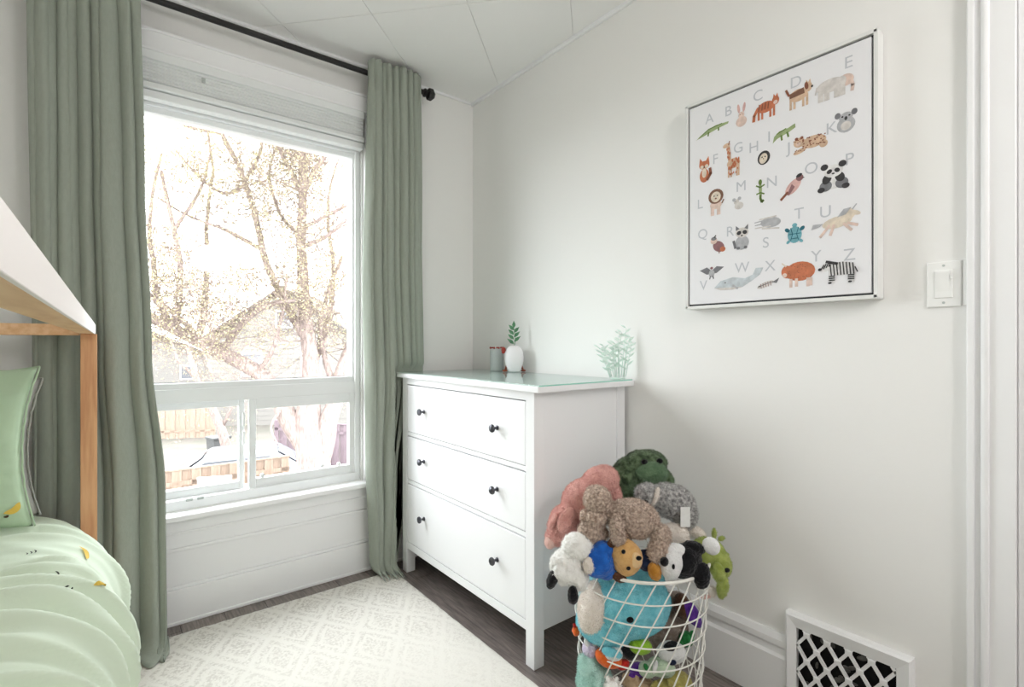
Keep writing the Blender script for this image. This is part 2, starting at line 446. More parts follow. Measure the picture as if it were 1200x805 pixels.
# pleated blind, raised
bl = empty('pleated_blind', (.468, 2.405, 2.05))
tag(bl, 'white pleated shade drawn up tight under the window head casing', 'window blind')
bx = (wx0 + .004 - .468, wx1 - .003 - .468)
MB().box(*bx, -.044, .0, .142, .184, b=.004).build('headrail', 'blind', bl)
m = MB()
z = .058; i = 0
prof = []
while z < .150:
    prof.append((-.032 if i % 2 else -.024, z)); z += .0065; i += 1
n = len(prof)
V = [(xx, p[0], p[1]) for xx in bx for p in prof] + [(xx, -.002, zz) for xx in bx for zz in (.058, .148)]
F = [(k, k + 1, n + k + 1, n + k) for k in range(n - 1)]
m.add(V, F).build('pleat_stack', 'blind', bl)
MB().box(*bx, -.042, -.004, .032, .056, b=.005).build('bottom_rail', 'blind', bl)
MB().box(-.178, -.166, -.040, -.034, .108, .126).build('cord_stop', 'ceramic_grey', bl)
MB().box(*bx, -.03, .012, .0, .030, b=.004).build('lower_lip', 'vinyl', bl)

# ------------------------------------------------------------------ curtain rod
rod = empty('curtain_rod', (0, 0, 0)); tag(rod, 'black metal curtain rod with a faceted finial above the window', 'curtain rod')
RY, RZ = 2.322, 2.398
MB().tube([(-.42, RY, RZ), (1.262, RY, RZ)], .0125, 16).build('pole', 'rod_black', rod, 40)
for sx, d in ((1.262, 1), (-.42, -1)):
    MB().lathe([(.012, 0), (.021, .002 * d), (.021, .012 * d), (.014, .015 * d), (.014, .019 * d), (.029, .025 * d), (.030, .048 * d), (.020, .058 * d)], (sx, RY, RZ), 6, 'x').build('finial', 'rod_black', rod)
for bxp in (1.19, -.36):
    MB().box(bxp - .006, bxp + .006, RY - .004, YB, RZ - .02, RZ - .010).box(bxp - .012, bxp + .012, YB - .006, YB, RZ - .05, RZ + .02).build('bracket', 'rod_black', rod)

# ------------------------------------------------------------------ curtains
def curtain(name, label, left, right, yc, TN, BN, AM, seed, topz, flare=0.0, hem=.06, ns=340, nt=110, limit=None):
    # TN / BN: where the creases sit across the width at the top and at the hem; AM: depth of each fold
    rnd = random.Random(seed); nf = len(TN) - 1
    ph = [rnd.uniform(0, 6.28) for _ in range(8)]; sk = [rnd.uniform(.75, 1.35) for _ in range(nf)]; ex = [(2.4, 1.0, 2.8, 1.3, 2.4, 1.5, 3.0, 1.1, 1.6, 1.2)[k % 10] for k in range(nf)]
    V = []; F = []
    for j in range(nt + 1):
        t = j / nt; L, Rr = left(t), right(t); wdt = Rr - L
        nd = [BN[k] + (TN[k] - BN[k]) * (t ** .9) + (.012 * math.sin(3.1 * t + ph[k % 8] + k) if 0 < k < nf else 0) for k in range(nf + 1)]
        for i in range(ns + 1):
            s = i / ns; k = 0
            while k < nf - 1 and s > nd[k + 1]: k += 1
            q = min(1, max(0, (s - nd[k]) / (nd[k + 1] - nd[k])))
            A = AM[k] * 1.6 * (1.1 - .35 * t) * (1 + .15 * math.sin(4 * t + ph[(k + 3) % 8]))
            rg = max(0, math.sin(PI * q ** sk[k])) ** ex[k]
            xx = L + wdt * s - .22 * A * math.sin(2 * PI * q) * (1 if .03 < s < .97 else .2)
            yy = yc(t) - A * (rg - .5)
            yy += .010 * math.sin(2 * PI * s * 1.3 + ph[4] + 1.2 * t) + .006 * noise.noise(Vector((xx * 14, topz * t * 2.2, seed))) * (1.3 - t)
            yy += .0035 * noise.noise(Vector((xx * 40, topz * t * 3.0, seed + 3)))
            zz = (topz + hem) * t - hem
            if t > .93:      # gathered header over the rod
                pin = (t - .93) / .07
                yy += -.006 * math.sin(pin * PI); zz += .014 * (rg - .5) * pin; yy += .007 * math.sin(4 * PI * q) * math.sin(pin * PI)
                yy = min(yy, RY - .0155)
            if zz < .07:     # the hem bends and lies on the floor
                kk = min(1, (.07 - zz) / (.07 + hem)); out = (.07 - zz) * (.45 + .55 * rg)
                yy -= out * flare * kk ** .5 * 2; lift = .020 * (1 - rg) + .012 * math.sin(PI * kk) * rg
                zz = .016 + max(0, zz) * .6 + lift * kk
                xx += .016 * kk * math.sin(PI * 2 * q + ph[6]) * (1 if .02 < s < .98 else 0)
            if limit and zz < 1.0 and xx > limit[0]: yy = max(yy, limit[1])
            V.append((xx, yy, zz))
    W = ns + 1
    for j in range(nt):
        for i in range(ns):
            a = j * W + i; F.append((a, a + 1, a + W + 1, a + W))
    o = MB().add(V, F).build(name, 'curtain', None, True)
    md = o.modifiers.new('thick', 'SOLIDIFY'); md.thickness = .0025
    later(o); tag(o, label, 'curtain', 'sage green curtains at the window')
    return o
def lerp(pts):
    def f(t):
        for (a, va), (b, vb) in zip(pts, pts[1:]):
            if t <= b:
                k = (t - a) / (b - a); k = k * k * (3 - 2 * k); return va + (vb - va) * k
        return pts[-1][1]
    return f
curtain('curtain', 'sage green curtain on the bed side of the window, long hem on the rug', lerp([(0, -.20), (.45, -.20), (1, -.215)]), lerp([(0, .168), (.25, .164), (.46, .122), (.7, .100), (1, .085)]),
        lerp([(0, 2.262), (.5, 2.272), (1, 2.282)]), [0, .08, .17, .27, .36, .44, .52, .64, .76, .88, 1], [0, .05, .11, .18, .26, .35, .45, .61, .77, .92, 1],
        [.035, .055, .04, .055, .045, .055, .05, .065, .05, .04], 11, 2.44, .42)
curtain('curtain', 'sage green curtain next to the dresser, hem breaking on the rug corner', lerp([(0, .985), (.3, .958), (.6, .945), (1, .955)]), lerp([(0, 1.11), (.2, 1.17), (.42, 1.262), (.7, 1.25), (1, 1.236)]),
        lerp([(0, 2.315), (.5, 2.325), (1, 2.292)]), [0, .10, .20, .32, .43, .53, .66, .78, .90, 1], [0, .16, .34, .46, .60, .70, .79, .87, .94, 1],
        [.03, .042, .036, .045, .034, .042, .036, .034, .028], 5, 2.446, .4, limit=(1.09, 2.324))

# ------------------------------------------------------------------ rug
RX0, RX1, RY0, RY1 = -.025, 1.086, .35, 2.30
V = []; F = []; nx, ny = 120, 120
for j in range(ny + 1):
    for i in range(nx + 1):
        u, v = i / nx, j / ny
        e = min(u, 1 - u, v, 1 - v)
        V.append((RX0 + (RX1 - RX0) * u + .002 * noise.noise(Vector((v * 30, u * 30, 1))), RY0 + (RY1 - RY0) * v + .002 * noise.noise(Vector((v * 30, u * 30, 5))), .0005 + (.011 if e > .003 else .006) * (1 if e > 0 else 0) + .0012 * noise.noise(Vector((u * 60, v * 60, 2)))))
for j in range(ny):
    for i in range(nx):
        a = j * (nx + 1) + i; F.append((a, a + 1, a + nx + 2, a + nx + 1))
rg = MB().add(V, F).build('area_rug', 'rug', None, True)
tag(rg, 'cream area rug with a faded grey diamond lattice pattern', 'rug')

# ------------------------------------------------------------------ dresser
DX0, DX1, DY0, DY1 = 1.128, 1.604, 1.302, 2.288
dr = empty('chest_of_drawers', (1.366, 1.795, 0)); tag(dr, 'white three-drawer chest on square legs against the right wall', 'dresser')
def dbox(name, b, mt='dresser_white', bev=.0015, parent=None):
    o = MB().box(b[0] - 1.366, b[1] - 1.366, b[2] - 1.795, b[3] - 1.795, b[4], b[5], b=bev).build(name, mt, parent or dr); return o
dbox('table_top', (1.108, 1.607, 1.258, 2.316, .945, .966), bev=.003)
for yy in (DY0, DY1 - .045):
    dbox('leg', (DX0, DX0 + .045, yy, yy + .045, 0, .945)); dbox('leg', (DX1 - .045, DX1, yy, yy + .045, 0, .945))
dbox('side_panel', (DX0 + .044, DX1 - .044, DY0 + .006, DY0 + .02, .118, .945)); dbox('side_panel', (DX0 + .044, DX1 - .044, DY1 - .02, DY1 - .006, .118, .945))
dbox('back_panel', (DX1 - .02, DX1 - .012, DY0 + .04, DY1 - .04, .118, .945))
fy0, fy1 = DY0 + .044, DY1 - .044
dbox('rail', (DX0 + .002, DX0 + .03, fy0, fy1, .913, .945)); dbox('rail', (DX0 + .004, DX0 + .03, fy0, fy1, .666, .684))
dbox('rail', (DX0 + .004, DX0 + .03, fy0, fy1, .437, .455)); dbox('rail', (DX0 + .002, DX0 + .03, fy0, fy1, .118, .152))
KB = None
for z0, z1, kz in ((.687, .909, .797), (.459, .662, .569), (.156, .433, .307)):
    g = .004
    d = empty('drawer', (0, 0, 0)); d.parent = dr
    MB().box(DX0 + .001 - 1.366, DX0 + .020 - 1.366, fy0 + g - 1.795, fy1 - g - 1.795, z0, z1, b=.002).build('drawer_front', 'dresser_white', d)
    MB().box(DX0 + .020 - 1.366, DX1 - .06 - 1.366, fy0 + .02 - 1.795, fy1 - .02 - 1.795, z0 + .01, z1 - .03).build('drawer_box', 'mattress', d)
    for ky in (2.072, 1.512):
        if KB is None:
            KB = MB().lathe([(.009, 0), (.009, -.003), (.005, -.005), (.0045, -.014), (.010, -.019), (.0145, -.022), (.0155, -.026), (.0135, -.030), (.007, -.0325), (.0, -.033)], (0, 0, 0), 20, 'x').build('knob', 'knob_metal', d, 40)
            kb = KB; kb.location = (DX0 + .001 - 1.366, ky - 1.795, kz)
        else:
            twin(KB, d, (DX0 + .001 - 1.366, ky - 1.795, kz))
# glass sheet on the top
gs = empty('glass_sheet', (1.36, 1.79, .966)); tag(gs, 'clear glass sheet with a green edge lying on the dresser top', 'glass top')
MB().box(-.245, .24, -.527, .52, .0002, .0045, b=.0008).build('pane', 'sheet_glass', gs)
m = MB(); m.box(-.245, .24, -.529, -.527, .0002, .0045); m.build('polished_edge', 'glass_edge', gs)

# ------------------------------------------------------------------ things on the dresser
TZ = .9708
cp = empty('ceramic_cup', (1.553, 2.085, TZ)); tag(cp, 'grey cylindrical ceramic cup with red beads around the rim', 'cup')
MB().lathe([(0, 0), (.032, 0), (.0345, .004), (.0345, .112), (.0325, .114), (.031, .112), (.031, .01), (0, .008)], n=32).build('cup_body', 'ceramic_grey', cp, 40)
for k in range(9):
    th = 2 * PI * k / 9 + .2
    MB().ell((.033 * math.cos(th), .033 * math.sin(th), .117), (.0055, .0055, .006), n=10).build('bead', 'red_bead', cp, True)
eg = empty('egg_planter', (1.555, 1.945, TZ)); tag(eg, 'white egg-shaped planter holding a green leafy sprig', 'planter')
MB().lathe([(0, .002), (.026, .002), (.030, .008), (.037, .022), (.0445, .048), (.0465, .070), (.043, .096), (.034, .116), (.022, .127), (.010, .130), (.006, .128), (0, .124)], n=36).build('planter_body', 'ceramic_white', eg, True)
for th in (R(-38 + 12), R(142 - 12)):
    MB().ell((.046 * math.cos(th), .046 * math.sin(th), .006), (.013, .013, .006), n=12).tube([(.046 * math.cos(th), .046 * math.sin(th), .006), (.035 * math.cos(th), .035 * math.sin(th), .034)], .005, 8).build('foot', 'terracotta', eg, True)
MB().ell((-.038, .036, .108), (.012, .012, .014), n=12).ell((-.044, .030, .098), (.009, .009, .009), n=10).build('red_ornament', 'red_bead', eg, True)
def leaf(m, base, dirv, ln, wd, nrm=None, mi=0, curl=.15):
    d = Vector(dirv).normalized(); n0 = Vector(nrm) if nrm else Vector((-.6, -.7, .3)); sd = d.cross(n0)
    if sd.length < 1e-3: sd = d.orthogonal()
    sd.normalize(); nn = sd.cross(d); V = []; F = []
    prof = [0, .65, 1, .8, .35, 0]
    for i, p in enumerate(prof):
        t = i / (len(prof) - 1); c = Vector(base) + d * ln * t - nn * ln * curl * t * t
        V += [c - sd * wd * .5 * p + nn * wd * .08 * p, c - nn * .0004, c + sd * wd * .5 * p + nn * wd * .08 * p]
    for i in range(len(prof) - 1):
        a = i * 3; F += [(a, a + 1, a + 4, a + 3), (a + 1, a + 2, a + 5, a + 4)]
    m.add(V, F, mi)
stem = [Vector((0, 0, .122)), Vector((.004, -.004, .15)), Vector((.002, -.003, .19)), Vector((-.002, 0, .215))]
MB().tube(stem, [.0022, .002, .0018, .001], 6).build('sprig_stem', 'leaf_green', eg, True)
rr = (.784, -.621)
rnd = random.Random(3)
for k in range(8):
    t = .16 + .12 * k; sgn = 1 if k % 2 else -1
    p = stem[0].lerp(stem[3], min(t, 1))
    dv = (rr[0] * sgn * .9 - .15, rr[1] * sgn * .9 - .15, .75 + .05 * k) if k < 7 else (0, 0, 1)
    m = MB(); leaf(m, p, dv, .044 - .001 * k, .017); m.build('leaf', 'leaf_green', eg, True)

mp = empty('mint_plant', (1.575, 1.312, TZ)); tag(mp, 'pale mint translucent artificial plant on the back of the dresser top', 'artificial plant')
MB().lathe([(0, 0), (.03, 0), (.03, .002), (.028, .003), (0, .003)], n=20).build('weighted_base', 'leaf_mint', mp, True)
rnd = random.Random(12)
lv = MB()
for k in range(13):
    sx = -1 + 2 * k / 12 + rnd.uniform(-.1, .1); hh = (.125 + .085 * max(0, 1 - abs(sx - .45) / .8)) * rnd.uniform(.85, 1.05)
    dx = rr[0] * sx * .072; dy = rr[1] * sx * .072
    top = Vector((min(dx - .005, .03), dy, hh)); base = Vector((rr[0] * sx * .03 - .003, rr[1] * sx * .03, .006)); mid = base.lerp(top, .5) + Vector((-.01 * rnd.random(), 0, .012))
    MB().tube([base, mid, top], [.0017, .0014, .0008], 5).build('stem', 'leaf_mint', mp, True)
    for q in range(9):
        t = .2 + q * .1; p = base.lerp(mid, t * 2) if t < .5 else mid.lerp(top, t * 2 - 1)
        sg = 1 if q % 2 else -1
        leaf(lv, p, (rr[0] * sg * .7 - .2, rr[1] * sg * .7, .5), rnd.uniform(.02, .032), .008)
o = lv.build('leaves', 'leaf_mint', mp, True); o['kind'] = 'stuff'

# ------------------------------------------------------------------ framed alphabet picture
YC, PZC = .732, 1.5845
pic = empty('framed_picture', (1.585, YC, PZC), R(-90)); tag(pic, 'white framed canvas of alphabet letters and animals on the right wall', 'picture')
PW, PH = .566, .708
# local: x = to the viewer's right along the wall, -y = out of the wall, z = up
MB().box(-PW / 2, PW / 2, .006, .036, -PH / 2, PH / 2).build('backing', 'frame_gap', pic)
MB().box(-PW / 2 + .014, PW / 2 - .014, -.003, .030, -PH / 2 + .014, PH / 2 - .014, b=.002).build('canvas', 'canvas', pic)
hw = PW / 2
for b in ((-hw - .002, -hw + .0085, -PH / 2, PH / 2), (hw - .0085, hw + .002, -PH / 2, PH / 2), (-hw, hw, PH / 2 - .0085, PH / 2 + .002), (-hw, hw, -PH / 2 - .002, -PH / 2 + .0085)):
    MB().box(b[0], b[1], -.006, .0385, b[2], b[3], b=.001).build('frame_rail', 'frame_white', pic)
LETTERS = [
 ('A',-0.1940,0.2805),
 ('B',-0.1280,0.2825),
 ('C',-0.0310,0.2955),
 ('D',0.0800,0.2935),
 ('E',0.2160,0.2925),
 ('F',-0.1730,0.1385),
 ('G',-0.0940,0.1525),
 ('H',-0.0440,0.1395),
 ('I',0.0030,0.1565),
 ('J',0.0610,0.1055),
 ('K',0.1740,0.1265),
 ('L',-0.2290,0.0005),
 ('M',-0.0850,0.0265),
 ('N',0.0110,0.0165),
 ('O',0.1220,0.0285),
 ('P',0.2180,0.0275),
 ('Q',-0.2190,-0.1035),
 ('R',-0.1220,-0.1115),
 ('S',-0.0070,-0.1655),
 ('T',0.0890,-0.0955),
 ('U',0.1590,-0.1045),
 ('V',-0.2160,-0.2785),
 ('W',-0.0820,-0.2335),
 ('X',0.0060,-0.2385),
 ('Y',0.1350,-0.2265),
 ('Z',0.2180,-0.2335),
]
ANIMALS = [
 ('alligator_print',-0.1850,0.2395,0.1110,0.0335),
 ('bunny_print',-0.0840,0.2555,0.0420,0.0690),
 ('cat_print',-0.0070,0.2495,0.0730,0.0610),
 ('dog_print',0.0870,0.2495,0.0710,0.0650),
 ('elephant_print',0.1820,0.2415,0.0920,0.0595),
 ('fox_print',-0.2130,0.1145,0.0500,0.0825),
 ('giraffe_print',-0.1190,0.1255,0.0700,0.1090),
 ('hedgehog_print',-0.0130,0.0985,0.0390,0.0415),
 ('iguana_print',0.0460,0.1525,0.0630,0.0440),
 ('jaguar_print',0.1190,0.1025,0.0870,0.0505),
 ('koala_print',0.2100,0.1345,0.0500,0.0560),
 ('lion_print',-0.1710,-0.0025,0.0570,0.0815),
 ('mouse_print',-0.0960,-0.0245,0.0390,0.0365),
 ('newt_print',-0.0240,-0.0025,0.0290,0.0685),
 ('bird_print',0.0690,-0.0115,0.0690,0.0645),
 ('panda_print',0.1790,-0.0095,0.0760,0.0690),
 ('quail_print',-0.1650,-0.1455,0.0570,0.0560),
 ('raccoon_print',-0.0820,-0.1365,0.0560,0.0745),
 ('stingray_print',-0.0010,-0.1065,0.0800,0.0405),
 ('turtle_print',0.0770,-0.1515,0.0520,0.0565),
 ('unicorn_print',0.1810,-0.1365,0.1110,0.0735),
 ('vulture_print',-0.1860,-0.2355,0.0830,0.0415),
 ('whale_print',-0.0960,-0.2685,0.1530,0.0665),
 ('fish_print',-0.0010,-0.2915,0.0700,0.0355),
 ('yak_print',0.0880,-0.2695,0.0920,0.0730),
 ('zebra_print',0.1910,-0.2735,0.0930,0.0630),
]
mat('letter_grey', (196, 198, 204), .8)
LY = -.0034; FONTS = []
for ch, u, v in LETTERS:
    cu = bpy.data.curves.new('letter', 'FONT'); cu.body = ch; cu.size = .046; cu.align_x = 'CENTER'; cu.align_y = 'CENTER'; cu.offset = 0
    cu.materials.append(MATS['letter_grey'])
    o = bpy.data.objects.new('letter', cu); COL.objects.link(o); o.parent = pic
    o.location = (u, LY, v); o.rotation_euler = (R(90), 0, 0); FONTS.append(o)
INK = dict(green=(164, 180, 132), dgreen=(110, 134, 70), blush=(234, 208, 196), pinkish=(226, 184, 178), rust=(206, 124, 90), drust=(146, 92, 72), brown=(134, 98, 80), tan=(224, 192, 164), pale=(222, 216, 212),
           grey=(188, 188, 192), dgrey=(128, 128, 132), black=(66, 64, 66), white=(238, 236, 236), teal=(124, 182, 194), dteal=(50, 110, 126), mist=(206, 213, 218), plum=(150, 110, 112), cream=(232, 218, 200))
for kname, c in INK.items(): mat('print_' + kname, c, .8, var=.22, vscale=70)
def art(name, u, v, w_, h_, ops):
    m = MB(); mats = []; y = LY
    for op in ops:
        c = 'print_' + op[-1]
        if c not in mats: mats.append(c)
        mi = mats.index(c); y -= .00008
        if op[0] == 'e':
            _, cx, cy, rx, ry, rot, _c = op; P = []
            for k in range(18):
                th = 2 * PI * k / 18; a, b = rx * math.cos(th) * w_, ry * math.sin(th) * h_
                P.append((cx * w_ + a * math.cos(R(rot)) - b * math.sin(R(rot)), cy * h_ + a * math.sin(R(rot)) + b * math.cos(R(rot))))
            m.add([(p[0], y, p[1]) for p in P], [tuple(range(len(P)))], mi)
        elif op[0] == 'p':
            P = [(a * w_, b * h_) for a, b in op[1]]
            m.add([(p[0], y, p[1]) for p in P], [tuple(range(len(P)))], mi)
        else:
            P = [Vector((a * w_, b * h_)) for a, b in op[1]]; hw_ = op[2] / 2
            for a, b in zip(P, P[1:]):
                d = (b - a).normalized() * hw_; n_ = Vector((-d.y, d.x)); d = d * .4
                q = [a - d + n_, a - d - n_, b + d - n_, b + d + n_]
                m.add([(p.x, y, p.y) for p in q], [(0, 1, 2, 3)], mi)
    o = m.build(name, mats, pic); o.location = (u, 0, v); o.scale = (1.06, 1, 1.08)
    return o
def e(cx, cy, rx, ry, c, rot=0): return ('e', cx, cy, rx, ry, rot, c)
def l(pts, wd, c): return ('l', pts, wd, c)
def p(pts, c): return ('p', pts, c)
def spots(x0, x1, y0, y1, n, c, seed, r=.03):
    q = random.Random(seed); return [e(q.uniform(x0, x1), q.uniform(y0, y1), r, r * 1.3, c) for _ in range(n)]
def quad(body, legs=(-.28, -.14, .18, .32), hx=.38, hy=.2, dark=None):
    return [e(0, .05, .34, .26, body)] + [l([(q, 0), (q, -.46)], .006, body) for q in legs] + [e(hx, hy, .14, .2, body)] + [p([(hx - .1, hy + .12), (hx - .07, hy + .32), (hx, hy + .18)], body), p([(hx + .1, hy + .12), (hx + .07, hy + .32), (hx, hy + .18)], body)]
